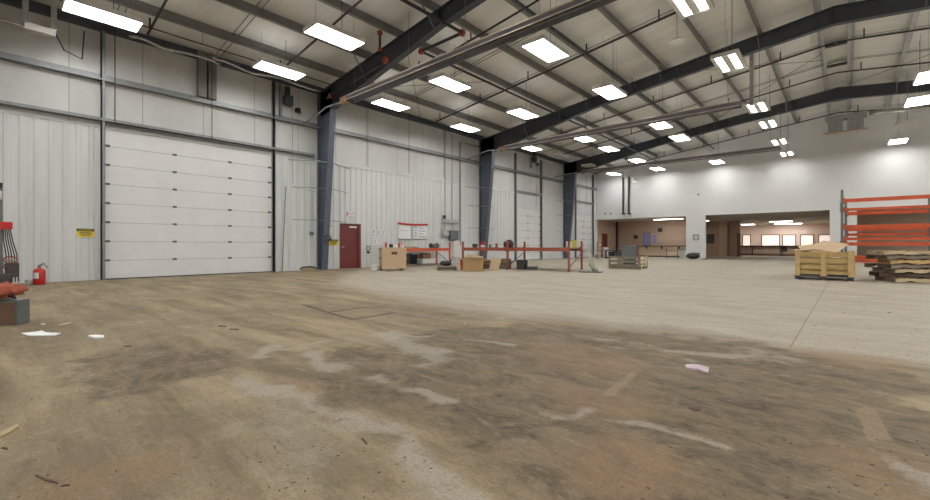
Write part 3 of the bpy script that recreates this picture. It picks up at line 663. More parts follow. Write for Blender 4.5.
for x, lab in ((442.5, 'thin wall conduit rising from the left end of the wiring trough'), (449.5, 'thin wall conduit rising from the middle of the wiring trough')):
    a = wl(x, 219); MB().tube([(.10, a.y + .12, 2.62), (.10, a.y + .12, 7.8)], .022, 8).build('wall_conduit', 'conduit', label=lab, cat='pipe')
for x, lab in ((443.5, 'short conduit joining the trough to the small switch box'), (451.5, 'short conduit joining the trough to the blue-grey cabinet')):
    a = wl(x, 224); MB().tube([(.12, a.y, 2.42), (.12, a.y, 2.0)], .025, 8).build('wall_conduit', 'galvanised', label=lab, cat='pipe')
# far wall things
t = thing('wall_emblem', 'round green and white emblem painted on the white pillar between the openings', 'emblem', fw(696, 237.3, YF - .01))
MB().tube([(0, 0, 0), (0, -.012, 0)], .30, 28).build('emblem_disc', 'green_pale', t)
m_ = MB()
for k in range(4):
    a0 = PI / 4 + k * PI / 2; pts = [(.27 * math.cos(a0 + q) , .27 * math.sin(a0 + q)) for q in np.linspace(-.52, .52, 7)] + [(.13 * math.cos(a0 + q), .13 * math.sin(a0 + q)) for q in np.linspace(.42, -.42, 5)]
    m_.prism(pts, -.016, -.012)
m_.build('emblem_ring', 'green', t)
for x, lab in ((623.6, 'dark vertical pipe on the white end wall, left of the pair'), (629.2, 'dark vertical pipe on the white end wall, right of the pair')):
    a = fw(x, 177); t = thing('wall_downpipe', lab, 'pipe', (a.x, YF, 0))
    MB().tube([(0, -.12, 7.3), (0, -.12, 4.05), (.06, -.12, 3.98)], .085, 10).build('pipe_run', 'dark_metal', t); MB().cbox((.04, -.1, 3.95), (.3, .2, .12)).build('foot_bracket', 'dark_metal', t)
for x, y, lab in ((605.5, 213.5, 'tiny dark fitting on the end wall, left of a pair above the low room'), (611, 213.5, 'tiny pale fitting on the end wall, right of a pair above the low room'), (698.5, 194.5, 'tiny grey sensor high on the white wall above the green emblem')):
    a = fw(x, y); MB().cbox((0, -.04, 0), (.1, .08, .14)).build('wall_sensor', 'charcoal' if 'dark' in lab else 'steel_grey', loc=(a.x, YF, a.z), label=lab, cat='sensor')
# duct unit on far roof
t = thing('roof_duct', 'grey sheet metal duct hanging below the ridge before the white end wall', 'duct', (17.75, 35.6, 8.65))
MB().box((-1.0, -.3, .3), (.95, .3, .6)).build('duct_body', 'galvanised', t); MB().box((-.85, -.35, -.45), (-.15, .35, .3)).build('duct_drop', 'galvanised', t); MB().box((.05, -.35, -.45), (.8, .35, .3)).build('duct_drop', 'galvanised', t)
MB().box((-1.1, -.4, -.52), (1.0, .4, -.45)).build('grille', 'heater_hood', t)
pts = [(18.8 + k * .45, 35.6, 9.1 - .02 * k + .03 * math.sin(k)) for k in range(12)]
MB().tube(pts, .13, 10).build('foil_duct', 'foil', smooth=True, label='silver flexible duct running right from the grey duct under the ridge', cat='duct')
# smoke-detector like dome under deck
t = thing('ceiling_dome', 'small white dome hanging under the ceiling left of the ridge light row', 'detector', ht(677, 42, 8.8)); P1 = t.location
MB().lathe([(.04, .0), (.30, .0), (.26, .06), (.06, .12), (.03, .2)], 16).build('dome', 'white', t); MB().tube([(0, 0, .2), (0, 0, deck(P1.x) - P1.z)], .012, 6).build('stem', 'conduit', t)
# vertical steel post in front of the ridge light
MB().box((14.62, 21.9, 7.15), (14.76, 22.04, 9.9)).build('hanging_post', 'galvanised', label='square steel post hanging beyond the middle rafter above the row left of the ridge', cat='post')
# ------------------------------------------------------------------ pallet racking
def upright(t, x, y, h, m='rack_grey', w_=.08):
    MB().box((x - w_ / 2, y - .035, 0), (x + w_ / 2, y + .035, h)).build('upright', m, t)
    MB().box((x - .07, y - .07, 0), (x + .07, y + .07, .012)).build('foot_plate', m, t)
def beam(t, x0, x1, y, z, m='orange', h=.12):
    MB().box((x0, y - .03, z - h / 2), (x1, y + .03, z + h / 2)).box((x0 - .005, y - .04, z - h / 2 - .05), (x0 + .04, y - .03, z + h / 2 + .05)).box((x1 - .04, y - .04, z - h / 2 - .05), (x1 + .005, y - .03, z + h / 2 + .05)).build('beam', m, t)
t = thing('pallet_rack', 'tall rack with grey uprights and many orange beams at the right edge', 'rack', (17.62, 20.7, 0)); rw = 2.27
def zr(y, z_): return 1.1 + (HOR - y) / FPX * z_
for y, z_ in ((0, 15.5), (1.07, 16.3)):
    for x in (0, rw): upright(t, x + (.0 if y == 0 else .1 if x == 0 else 0), y, 3.12 if y == 0 else 2.85)
for z in (.5, 1.3, 2.1):
    for x in (0, rw): MB().bar((x, .04, z), (x, 1.03, z + .45), .03, .03).build('frame_brace', 'rack_grey', t)
for yp, h in ((201, .13), (210, .10), (227, .12), (239, .10), (244, .12)): beam(t, .04, rw - .04, 0, zr(yp, 15.5), h=h)
for yp, h in ((214, .13), (230, .11), (234.8, .10), (257, .12)): beam(t, .14, rw - .04, 1.07, zr(yp, 16.3), h=h)
beam(t, .04, rw - .04, 0, .55)
for z in (.9, 2.3): MB().tube([(-.02, -.06, z), (-.02, -.06, z + .35)], .04, 8).build('post_guard', 'rack_grey', t)
# ------------------------------------------------------------------ orange work tables of rack parts
def bench(x, y, rz, bays, depth, hb, hu, lab, m='orange_dull', top='osb_side', xs_rear=None):
    t = thing('rack_workbench', lab, 'workbench', (x, y, 0), rz); L_ = sum(bays); xp = [0]
    for b in bays: xp.append(xp[-1] + b)
    for q in xp:
        for yy_ in (0, depth): upright(t, q, yy_, hu, m)
        MB().bar((q, .03, .15), (q, depth - .03, hb - .15), .025, .03).build('frame_brace', 'steel_grey', t)
    for q0, q1 in zip(xp[:-1], xp[1:]):
        for yy_ in (0, depth): beam(t, q0 + .04, q1 - .04, yy_, hb, m, .15)
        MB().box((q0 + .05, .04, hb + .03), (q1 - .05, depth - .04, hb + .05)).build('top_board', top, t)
    return t
ang = math.radians(11)
BX, BY = 4.07, 15.1
bench(BX, BY, ang, [2.35, 2.8], 1.94, .92, 1.28, 'long dull orange work table made of rack beams in the hall middle')
bench(1.3, 13.47, PI / 2, [3.6], 1.05, .87, 1.24, 'orange work table of rack beams against the wall under the posters', 'orange')
def bp(u, v, z):      # point on the middle table: along, across, height
    return Vector((BX + u * math.cos(ang) - v * math.sin(ang), BY + u * math.sin(ang) + v * math.cos(ang), z))
TT = .972; WT = .922
def clutter(name, lab, cat, loc, rz, parts):
    t = thing(name, lab, cat, loc, rz)
    for (n_, m_, kind, a, b) in parts:
        if kind == 'box': MB().cbox(a, b).build(n_, m_, t, bevel=min(b) * .12)
        elif kind == 'cyl': MB().tube([a, (a[0], a[1], a[2] + b[1])], b[0], 14).build(n_, m_, t)
        elif kind == 'tube': MB().tube(a, b, 8).build(n_, m_, t)
    return t
clutter('bench_vise', 'dark vise with red handle at the left end of the middle work table', 'vise', bp(.45, .35, TT), .4, [('base', 'dark_metal', 'cyl', (0, 0, 0), (.1, .06)), ('jaw', 'dark_metal', 'box', (-.05, 0, .13), (.1, .16, .14)), ('jaw', 'dark_metal', 'box', (.08, 0, .13), (.08, .16, .14)), ('handle', 'red', 'tube', [(.16, -.14, .1), (.16, .14, .12)], .015)])
clutter('red_canister', 'red canister with white label beside the vise on the middle work table', 'canister', bp(.86, .4, TT), 0, [('body', 'red', 'cyl', (0, 0, 0), (.10, .26)), ('cap', 'red', 'cyl', (0, 0, .26), (.05, .06)), ('paper_label', 'white', 'cyl', (0, 0, .04), (.102, .1))])
clutter('spool', 'grey spool on the middle work table in front of the column', 'spool', bp(1.05, .8, TT), 0, [('rim', 'steel_grey', 'cyl', (0, 0, 0), (.12, .02)), ('core', 'wood_grey', 'cyl', (0, 0, .02), (.06, .12)), ('rim', 'steel_grey', 'cyl', (0, 0, .14), (.12, .02))])
clutter('tool_tin', 'small white tin beside the bracket on the middle work table', 'tin', bp(1.75, .5, TT), 0, [('body', 'white', 'cyl', (0, 0, 0), (.07, .13)), ('lid', 'steel_grey', 'cyl', (0, 0, .13), (.072, .015))])
clutter('metal_bracket', 'small metal bracket standing near the middle of the middle work table', 'bracket', bp(1.58, .4, TT), .3, [('foot', 'steel_grey', 'box', (0, 0, .02), (.2, .12, .03)), ('plate', 'orange_dull', 'box', (0, .03, .12), (.12, .03, .2))])
clutter('black_motor', 'black motor on the middle work table above the leaning board', 'motor', bp(2.28, .3, TT), .2, [('body', 'black', 'tube', [(-.22, 0, .17), (.16, 0, .17)], .15), ('terminal_box', 'charcoal', 'box', (0, 0, .34), (.18, .16, .08)), ('foot', 'black', 'box', (0, 0, .02), (.3, .22, .04)), ('shaft', 'steel_grey', 'tube', [(.16, 0, .17), (.28, 0, .17)], .03)])
# on the wall bench
def wb(Yp, Xp, z=WT): return Vector((Xp, Yp, z))
def onw(x, Xp):       # photo column x on the wall bench at distance Xp from the wall
    return wl(x, 245, Xp).y
clutter('wire_basket', 'white wire basket on the left end of the wall work table', 'basket', wb(onw(395, .6), .6), PI / 2, [('base', 'paper', 'box', (0, 0, .01), (.5, .3, .02)), ('side', 'paper', 'box', (0, .15, .12), (.5, .012, .2)), ('side', 'paper', 'box', (0, -.15, .12), (.5, .012, .2)), ('end', 'charcoal', 'box', (-.25, 0, .12), (.012, .3, .22)), ('end', 'charcoal', 'box', (.25, 0, .12), (.012, .3, .22))])
clutter('spray_bottle', 'white bottle with orange cap on the wall work table behind the crate', 'bottle', wb(onw(402, .8), .8), 0, [('body', 'white', 'cyl', (0, 0, 0), (.06, .22)), ('cap', 'orange', 'cyl', (0, 0, .22), (.03, .09))])
clutter('parts_tray', 'flat tray of green and tan parts on the wall work table under the posters', 'tray', wb(onw(412, .6), .6), PI / 2, [('tray', 'rope', 'box', (0, 0, .02), (.9, .35, .04)), ('sticks', 'tan_strip', 'box', (-.15, .05, .08), (.6, .12, .07)), ('block', 'green', 'box', (.25, -.05, .07), (.2, .12, .06))])
clutter('bench_grinder', 'grey bench grinder on the wall work table near the electrical boxes', 'grinder', wb(onw(434, .6), .6), PI / 2, [('motor', 'steel_grey', 'tube', [(-.2, 0, .16), (.2, 0, .16)], .1), ('wheel', 'dark_metal', 'tube', [(-.27, 0, .16), (-.21, 0, .16)], .14), ('wheel', 'dark_metal', 'tube', [(.21, 0, .16), (.27, 0, .16)], .14), ('foot', 'dark_metal', 'box', (0, 0, .03), (.26, .22, .05))])
clutter('paint_can', 'pale can beside the bench grinder, on the right end of the wall work table', 'can', wb(onw(441, .6), .6), 0, [('body', 'housing', 'cyl', (0, 0, 0), (.09, .22)), ('lid', 'steel_grey', 'cyl', (0, 0, .22), (.092, .015))])
# below the wall bench
t = thing('flat_pallet', 'low grey wooden pallet under the wall work table', 'pallet', (.75, 15.0, 0), PI / 2)
for yy_ in (-.42, 0, .42): MB().box((-1.3, yy_ - .04, 0), (1.3, yy_ + .04, .09)).build('runner', 'wood_grey', t)
for k in range(7): MB().box((-1.3 + k * .40, -.48, .09), (-1.3 + k * .40 + .2, .48, .11)).build('deck_board', 'wood_grey', t)
clutter('stacked_sheet_metal', 'dark grey sheets leaning under the left half of the wall work table', 'metal sheets', (.35, 14.3, .112), PI / 2, [('sheet', 'steel_grey', 'box', (0, 0, .28), (1.6, .05, .56)), ('sheet', 'charcoal', 'box', (.9, -.08, .25), (.5, .05, .5))])
clutter('white_storage_box', 'low white box under the right half of the wall work table', 'box', (.8, 15.75, .112), PI / 2, [('body', 'white', 'box', (0, 0, .12), (.95, .5, .24)), ('lid', 'white', 'box', (0, 0, .25), (1.0, .54, .04))])
clutter('orange_parts_box', 'dull orange metal box on the white box under the wall work table', 'box', (.75, 15.7, .385), PI / 2, [('body', 'heater_burner', 'box', (0, 0, .13), (.6, .4, .26)), ('lid', 'wood_grey', 'box', (0, 0, .275), (.5, .3, .03))])
# crate by the red door
t = thing('plywood_crate', 'tall pale plywood crate on skids by the left end of the wall work table', 'crate', (2.84, 11.84, 0), math.radians(60))
MB().box((-.52, -.45, .1), (.52, .45, .98)).build('crate_body', 'osb', t, bevel=.008)
for z in (.14, .53, .93): MB().box((-.54, -.475, z - .04), (.54, -.45, z + .04)).build('front_batten', 'osb', t)
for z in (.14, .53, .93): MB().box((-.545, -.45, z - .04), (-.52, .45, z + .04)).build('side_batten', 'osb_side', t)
for x in (-.42, .42): MB().box((x - .06, -.45, 0), (x + .06, .45, .1)).build('skid', 'osb_side', t)
MB().box((-.12, -.48, .70), (.12, -.475, .82)).build('grip_slot', 'wood_dark', t)
MB().box((-.55, -.48, .98), (.55, .48, 1.0)).build('lid', 'osb', t)
t = thing('plastic_bucket', 'small white plastic bucket on the floor left of the plywood crate', 'bucket', fl(375, 270.6))
MB().lathe([(.16, 0), (.19, .24), (.2, .24), (.2, .265), (.18, .265), (.15, .05)], 18).build('bucket_shell', 'white', t); MB().tube([(-.2, 0, .24), (-.12, -.17, .15), (.12, -.17, .15), (.2, 0, .24)], .006, 6).build('wire_handle', 'steel_grey', t)
# curved plank by the column
t = thing('curved_offcut', 'tan curved wood offcut with black edge lying at the foot of the blue-grey column', 'offcut', fl(309, 270.8), math.radians(48))
pts = [(-.36 + .72 * k / 10, 0, .03 + .10 * math.sin(PI * k / 10) ** .5) for k in range(11)]
MB().tube([(x, -.05, z + .05) for x, y, z in pts], .03, 6).build('edge_strip', 'rubber', t)
MB().prism([(x, z + .03) for x, y, z in pts] + [(.34, .01), (-.34, .01)], -.04, .12).build('offcut_body', 'tan_strip', t)
# cart, cone, carton, boards in front of the middle table
t = thing('low_dolly', 'low wooden dolly with a dark top in front of the carton', 'dolly', (4.55, 13.5, 0), math.radians(45))
MB().box((-.42, -.3, .14), (.42, .3, .19)).build('platform', 'wood_grey', t); MB().box((-.42, -.3, .05), (.42, -.26, .14)).build('front_board', 'wood_dark', t)
for x in (-.34, .34):
    for y in (-.22, .22): MB().tube([(x - .02, y, .05), (x + .02, y, .05)], .05, 12).build('wheel', 'rubber', t)
t = thing('black_trash_bag', 'crumpled black bag lying on the low dolly', 'bag', (4.5, 13.5, .19), .3)
def blob(rx, ry, rz_, seed, amp=.16, n=14, m=10):
    rnd = random.Random(seed); vs = []; fs = []
    for i in range(m + 1):
        ph = PI * i / m
        for j in range(n):
            th = 2 * PI * j / n; r = 1 + amp * math.sin(3 * th + seed) * math.sin(ph) + amp * (rnd.random() - .5)
            vs.append((rx * r * math.sin(ph) * math.cos(th), ry * r * math.sin(ph) * math.sin(th), max(0, rz_ * (1 - math.cos(ph)) * (r if i > m / 2 else 1))))
    for i in range(m):
        for j in range(n): fs.append((i * n + j, i * n + (j + 1) % n, (i + 1) * n + (j + 1) % n, (i + 1) * n + j))
    return MB().add(vs, fs)
blob(.27, .2, .11, 3).build('bag_body', 'black', t, smooth=True); MB().tube([(.2, 0, .2), (.28, .02, .28)], [.05, .015], 7).build('bag_neck', 'black', t)
t = thing('orange_bin', 'small bright orange bin standing left of the open carton', 'bin', (4.98, 14.1, 0)); MB().lathe([(.11, 0), (.14, .42), (.15, .42), (.15, .45), (.12, .45), (.1, .06)], 12).build('bin_shell', 'orange', t); MB().box((-.14, -.01, .43), (.14, .01, .48)).build('bin_handle', 'orange_dull', t)
t = thing('open_carton', 'big brown cardboard carton with open flaps in front of the middle work table', 'cardboard box', (5.8, 13.85, 0), math.radians(38))
m_ = MB()
for a, b in (((-.42, -.32, .0), (.42, -.31, .47)), ((-.42, .31, 0), (.42, .32, .47)), ((-.42, -.31, 0), (-.41, .31, .47)), ((.41, -.31, 0), (.42, .31, .47)), ((-.42, -.32, 0), (.42, .32, .012))): m_.box(a, b)
m_.build('carton_body', 'cardboard', t)
for p, q, up, w_ in (((-.42, -.32, .47), (-.42, -.47, .60), 0, 1), ((.42, .32, .47), (.42, .45, .62), 0, 1)):
    MB().add([(-.42, p[1], .47), (.42, p[1], .47), (.40, q[1], q[2]), (-.40, q[1], q[2]), (-.42, p[1] + .008, .465), (.42, p[1] + .008, .465), (.40, q[1] + .008, q[2]), (-.40, q[1] + .008, q[2])], [(0, 1, 2, 3), (7, 6, 5, 4), (0, 4, 5, 1), (1, 5, 6, 2), (2, 6, 7, 3), (3, 7, 4, 0)]).build('flap', 'cardboard_pale', t)
for s_ in (-1, 1):
    MB().add([(s_ * .42, -.3, .47), (s_ * .42, .3, .47), (s_ * .60, .28, .55), (s_ * .60, -.28, .55), (s_ * .42, -.3, .46), (s_ * .42, .3, .46), (s_ * .60, .28, .54), (s_ * .60, -.28, .54)], [(0, 1, 2, 3), (7, 6, 5, 4), (0, 4, 5, 1), (1, 5, 6, 2), (2, 6, 7, 3), (3, 7, 4, 0)]).build('flap', 'cardboard', t)
t = thing('crumpled_paper', 'crumpled tan packing paper sticking out of the open carton', 'paper', (5.75, 13.85, .40)); blob(.28, .24, .14, 9, .3).build('paper_wad', 'cardboard_pale', t)
t = thing('leaning_board', 'tan rectangular board leaning on the middle work table', 'board', (6.12, 14.85, 0), math.radians(22))
MB().box((-.22, -.012, 0), (.22, .012, .56), Matrix.Rotation(math.radians(-20), 4, 'X') @ Matrix.Rotation(math.radians(9), 4, 'Y')).build('board_panel', 'cardboard_pale', t)
for i, (u, v, z, dx, dy, dz, m, lab) in enumerate([(1.12, .9, 0, .9, .8, .16, 'wood_dark', 'dark wooden skid under the left bay of the middle work table'), (1.1, .95, .176, .8, .5, .2, 'cardboard', 'flattened brown cartons on the dark skid under the middle work table'), (1.86, .8, .0, .36, .5, .46, 'wood_grey', 'grey-brown wooden box behind the leaning board'), (2.75, .7, 0, .35, .5, .42, 'charcoal', 'dark box right of the leaning board under the middle work table'), (3.2, .8, 0, .4, .4, .13, 'steel_grey', 'low grey block at the foot of the rear rack leg')]):
    p = bp(u, v, z); t = thing('stored_box', lab, 'box', p, ang); MB().cbox((0, 0, dz / 2), (dx, dy, dz)).build('box_body', m, t, bevel=.01); MB().cbox((0, 0, dz + .007), (dx * .96, dy * .96, .014)).build('box_top', m, t)
    MB().cbox((0, -dy / 2 - .004, dz * .5), (dx * .9, .008, .03)).build('edge_band', 'wood_dark' if m != 'wood_dark' else 'wood_grey', t)
# right end of the middle table: yellow board, stand with mat
t = thing('yellow_panel', 'yellow panel standing on the right end of the middle work table', 'panel', bp(4.93, 1.46, TT), ang + PI / 2)
MB().box((-.36, -.015, 0), (.36, .015, .36)).build('panel_sheet', 'yellow_dirty', t); MB().box((-.36, -.03, 0), (.36, .03, .03)).build('panel_foot', 'wood_grey', t)
t = thing('pale_signboard', 'pale green-white panel standing left of the yellow panel', 'panel', bp(4.95, .70, TT), ang + PI / 2)
MB().box((-.40, -.015, 0), (.40, .015, .30)).build('panel_sheet', 'green_pale', t); MB().box((-.40, -.03, 0), (.40, .03, .03)).build('panel_foot', 'wood_grey', t)
ps = fl(591, 272.2)
t = thing('floor_mat', 'dark flat mat on the floor at the right end of the middle work table', 'mat', ps, ang)
MB().box((-.42, -.32, 0), (.42, .32, .025)).build('mat_body', 'charcoal', t, bevel=.008); MB().box((-.40, -.30, .025), (.40, .30, .03)).build('mat_top', 'steel_grey', t)
t = thing('leaning_stick', 'tan stick leaning from the mat to the rear right table leg', 'stick', (ps.x, ps.y, .03), 0)
MB().bar((.12, -.05, .0), (-.30, .62, .98), .05, .04).build('stick_body', 'tan_strip', t); MB().bar((.13, -.06, .0), (.07, .04, .14), .06, .05).build('stick_tip', 'wood_dark', t)
t = thing('rope_hank', 'grey-green rope hank slumped on the mat at the right end of the middle table', 'rope', (ps.x, ps.y, .03), 0)
MB().tube([(-.22, .25, .62), (-.12, .2, .45), (-.05, .15, .28), (.08, .08, .12), (.3, 0, .03)], [.03, .06, .09, .09, .04], 8).build('rope_bundle', 'rope', t, smooth=True); MB().tube([(-.05 + .12 * math.cos(q), .15 + .05 * math.sin(q), .28 + .08 * math.sin(q)) for q in np.linspace(0, 2 * PI, 12)], .015, 6).build('rope_tie', 'tan_strip', t)
# ------------------------------------------------------------------ wooden half crate with grey box
t = thing('pallet_crate', 'low grey-brown slatted wooden crate in the middle distance under the grey box', 'crate', (9.35, 19.6, 0), math.radians(4)); cw, cd = 1.42, 1.15
for y in (0, cd - .1): MB().box((0, y, 0), (cw, y + .1, .1)).build('skid', 'wood_grey', t)
for z in (.12, .30, .48):
    MB().box((0, -.02, z), (cw, 0, z + .09)).build('slat', 'wood_grey', t); MB().box((0, cd, z), (cw, cd + .02, z + .09)).build('slat', 'wood_grey', t)
    MB().box((-.02, 0, z), (0, cd, z + .09)).build('slat', 'wood_grey', t); MB().box((cw, 0, z), (cw + .02, cd, z + .09)).build('slat', 'pine_pale', t)
for x in (0.0, .42, .60, cw - .09): MB().box((x, -.05, .0), (x + .09, -.02, .60)).build('post', 'wood_grey', t)
for y in (.05, cd * .5, cd - .14): MB().box((cw + .02, y, .0), (cw + .05, y + .09, .60)).build('post', 'pine_pale', t)
MB().box((0, 0, .1), (cw, cd, .13)).build('deck', 'wood_dark', t)
t = thing('grey_metal_box', 'blue-grey metal box sitting in the low slatted crate', 'metal box', (10.12, 20.02, .13), math.radians(40))
MB().box((-.31, -.1, 0), (.31, .1, .96)).build('box_body', 'steel_grey', t, bevel=.012); MB().box((-.29, -.112, .05), (.29, -.1, .90)).build('front_cover', 'steel_grey', t); MB().box((-.32, -.11, .96), (.32, .11, .975)).build('lid', 'conduit', t)
# dark machine skid at the lobby opening
p = fl(613.5, 258.2); t = thing('machine_skid', 'dark low machine frame at the left side of the low room opening', 'machine', p, math.radians(30))
for y in (-.35, .3): MB().box((-.7, y, 0), (.7, y + .08, .12)).build('skid_rail', 'black', t)
for x in (-.66, 0, .58): MB().box((x, -.35, .12), (x + .08, .38, .66)).build('frame_post', 'dark_metal', t)
MB().box((-.7, -.38, .62), (.7, .38, .70)).build('frame_top', 'dark_metal', t); MB().tube([(-.4, 0, .35), (.1, 0, .35)], .2, 12).build('drum', 'charcoal', t); MB().cbox((.35, 0, .32), (.3, .4, .36)).build('motor', 'dark_metal', t)
MB().bar((-.66, -.37, .15), (0, -.37, .62), .03, .03).build('cross_strut', 'wood_grey', t)
p = fl(599.5, 257.6); t = thing('hand_truck', 'red and white hand truck beside the corner of the far opening', 'hand truck', p, math.radians(40))
for x in (-.2, .2): MB().tube([(x, 0, .12), (x, .05, 1.45)], .03, 8).build('rail', 'red', t)
for z in (.4, .8, 1.15): MB().bar((-.2, .02, z), (.2, .02, z), .05, .04).build('crossbar', 'white', t)
MB().box((-.25, -.3, .0), (.25, .02, .02)).build('toe_plate', 'steel_grey', t)
for x in (-.27, .27): MB().tube([(x - .03, .1, .13), (x + .03, .1, .13)], .13, 14).build('wheel', 'blue', t)
p = fl(604, 257.3); t = thing('white_drum', 'pale drum against the lobby wall behind the hand truck', 'drum', (0.5, 39.6, 0)); MB().lathe([(.28, 0), (.3, .02), (.3, .3), (.285, .32), (.3, .34), (.3, .62), (.285, .64), (.3, .66), (.3, .9), (.27, .92)], 20).build('drum_body', 'housing', t); MB().tube([(.12, 0, .92), (.12, 0, .94)], .04, 10).build('bung', 'steel_grey', t)
# lobby details
a = wl(602.3, 234); b = wl(606.8, 249)
t = thing('door_5', None, None, (0, a.y, 0), kind='structure'); wd = min(1.3, b.y - a.y)
MB().box((.0, 0, 0), (.03, wd, 2.2)).build('door_leaf', 'red_door', t); MB().box((0, -.06, 0), (.05, 0, 2.26)).box((0, wd, 0), (.05, wd + .06, 2.26)).box((0, 0, 2.2), (.05, wd, 2.26)).build('door_frame', 'trim_brown', t); MB().cbox((.05, .12, 1.05), (.05, .05, .1)).build('door_handle', 'galvanised', t)
MB().tube([(.15, 43.2, 0), (.15, 43.2, OH)], .09, 10).build('corner_pipe', 'pipe_black', label='dark vertical pipe in the corner of the low room behind the crate', cat='pipe')
t = thing('service_counter', 'tan service counter with brackets in the low room left of the white pillar', 'counter', (2.6, 42.5, 0))
MB().box((0, 0, 0), (5.3, .5, 1.0)).build('counter_front', 'counter_front', t); MB().box((-.05, -.28, 1.0), (5.3, .55, 1.06)).build('counter_top', 'trim_brown', t); MB().box((0, -.01, 0), (5.3, 0, .12)).build('kick_strip', 'charcoal', t)
for x in (.7, 2.1, 3.6, 5.0): MB().prism([(-.26, 1.0), (0, 1.0), (0, .72)], x, x + .1, 'x').build('bracket', 'trim_brown', t)
a = fw(646.5, 240, 43.4); t = thing('blue_poster', 'tall blue and violet poster standing on the service counter wall', 'poster', (a.x, 43.5, 1.1)); MB().box((-.28, -.05, 0), (.28, -.02, 1.2)).build('sheet', 'picture', t); MB().box((-.32, -.04, -.04), (.32, -.01, 1.24)).build('frame', 'trim_brown', t)
a = fw(654, 237, 43.4); t = thing('wall_chart', 'faint lilac wall chart right of the blue poster', 'poster', (a.x, 43.5, 1.3)); MB().box((-.18, -.02, 0), (.18, 0, .9)).build('sheet', 'picture', t); MB().box((-.2, -.03, .9), (.2, 0, .94)).build('top_rail', 'paper', t)
for x, y, lab in ((635.5, 237, 'dark square wall box left of the blue poster'), (660, 230, 'small dark clock high on the low room wall right of the blue poster')):
    a = fw(x, y, 43.4); t = thing('wall_box', lab, 'wall box', (a.x, 43.5, a.z)); MB().box((-.2, -.1, -.18), (.2, 0, .18)).build('box_body', 'dark_wood', t, bevel=.01); MB().box((-.15, -.11, -.13), (.15, -.1, .13)).build('face', 'charcoal', t)
a = fw(708, 239, 49.9); t = thing('wall_screen', 'black screen on the brown wall just right of the white pillar', 'screen', (a.x + .15, 50, a.z)); MB().box((-.5, -.1, -.45), (.4, 0, .5)).build('screen_body', 'black', t, bevel=.01); MB().box((-.45, -.108, -.4), (.35, -.1, .45)).build('screen_glass', 'charcoal', t)
# cart, bag at the white pillar
p = fl(685.5, 259); t = thing('utility_cart', 'small white cart with a pale bin left of the white pillar foot', 'cart', (7.0, 37.75, 0), math.radians(20))
for z in (.45, .86): MB().box((-.42, -.25, z), (.42, .25, z + .04)).build('shelf', 'white', t)
for x in (-.4, .4):
    for y in (-.22, .22): MB().tube([(x, y, .0), (x, y, .88)], .018, 6).build('leg', 'steel_grey', t)
t = thing('pale_bin', 'pale plastic bin between the white cart and the black bags', 'bin', (7.85, 37.6, 0)); MB().lathe([(.2, 0), (.27, .7), (.29, .7), (.29, .75), (.25, .75), (.18, .05)], 16).build('bin_shell', 'green_pale', t); MB().box((-.2, -.28, .70), (.2, -.24, .76)).build('grip', 'steel_grey', t)
t = thing('black_trash_bag', 'full black bag on the floor at the foot of the white pillar', 'bag', (8.75, 37.2, 0), math.radians(30)); blob(.48, .36, .25, 5, .12).build('bag_body', 'black', t, smooth=True); MB().tube([(.3, 0, .4), (.5, .05, .5)], [.08, .02], 8).build('bag_neck', 'black', t)
t = thing('flat_rag', 'small dark rag flat on the floor right of the black bag', 'rag', (9.5, 37.0, 0)); blob(.2, .15, .03, 2, .3).build('rag_cloth', 'charcoal', t)
# hallway counter and chair
t = thing('reception_counter', 'long counter with a dark top in the bright far hallway', 'counter', (8.7, 54.8, 0))
MB().box((0, 0, 0), (6.5, .06, .95)).build('front_panel', 'plaster_brown', t); MB().box((-.05, -.15, .93), (6.6, .6, 1.08)).build('counter_top', 'dark_wood', t); MB().box((0, -.02, 0), (6.5, 0, .22)).build('kick_board', 'trim_brown', t)
for x in (.0, 1.5, 4.0, 6.3): MB().box((x, -.04, 0), (x + .1, 0, .95)).build('post', 'dark_wood', t)
p = fl(783, 256.3); t = thing('office_chair', 'dark swivel chair pushed up to the far hallway counter', 'chair', (p.x, p.y, 0), math.radians(200))
MB().box((-.26, -.25, .45), (.26, .25, .54)).build('seat', 'charcoal', t, bevel=.02); MB().box((-.24, .22, .6), (.24, .28, 1.08), Matrix.Rotation(math.radians(-8), 4, 'X')).build('backrest', 'charcoal', t, bevel=.02); MB().tube([(0, 0, .1), (0, 0, .45)], .03, 8).build('gas_column', 'black', t)
for k in range(5):
    c_, s_ = math.cos(k * 2 * PI / 5), math.sin(k * 2 * PI / 5); MB().bar((0, 0, .12), (c_ * .3, s_ * .3, .07), .04, .03).build('base_arm', 'black', t); MB().tube([(c_ * .3 - .02, s_ * .3, .03), (c_ * .3 + .02, s_ * .3, .03)], .03, 8).build('caster', 'black', t)
for s_ in (-1, 1): MB().tube([(s_ * .28, .15, .5), (s_ * .3, .1, .7), (s_ * .3, -.15, .7)], .02, 6).build('armrest', 'black', t)
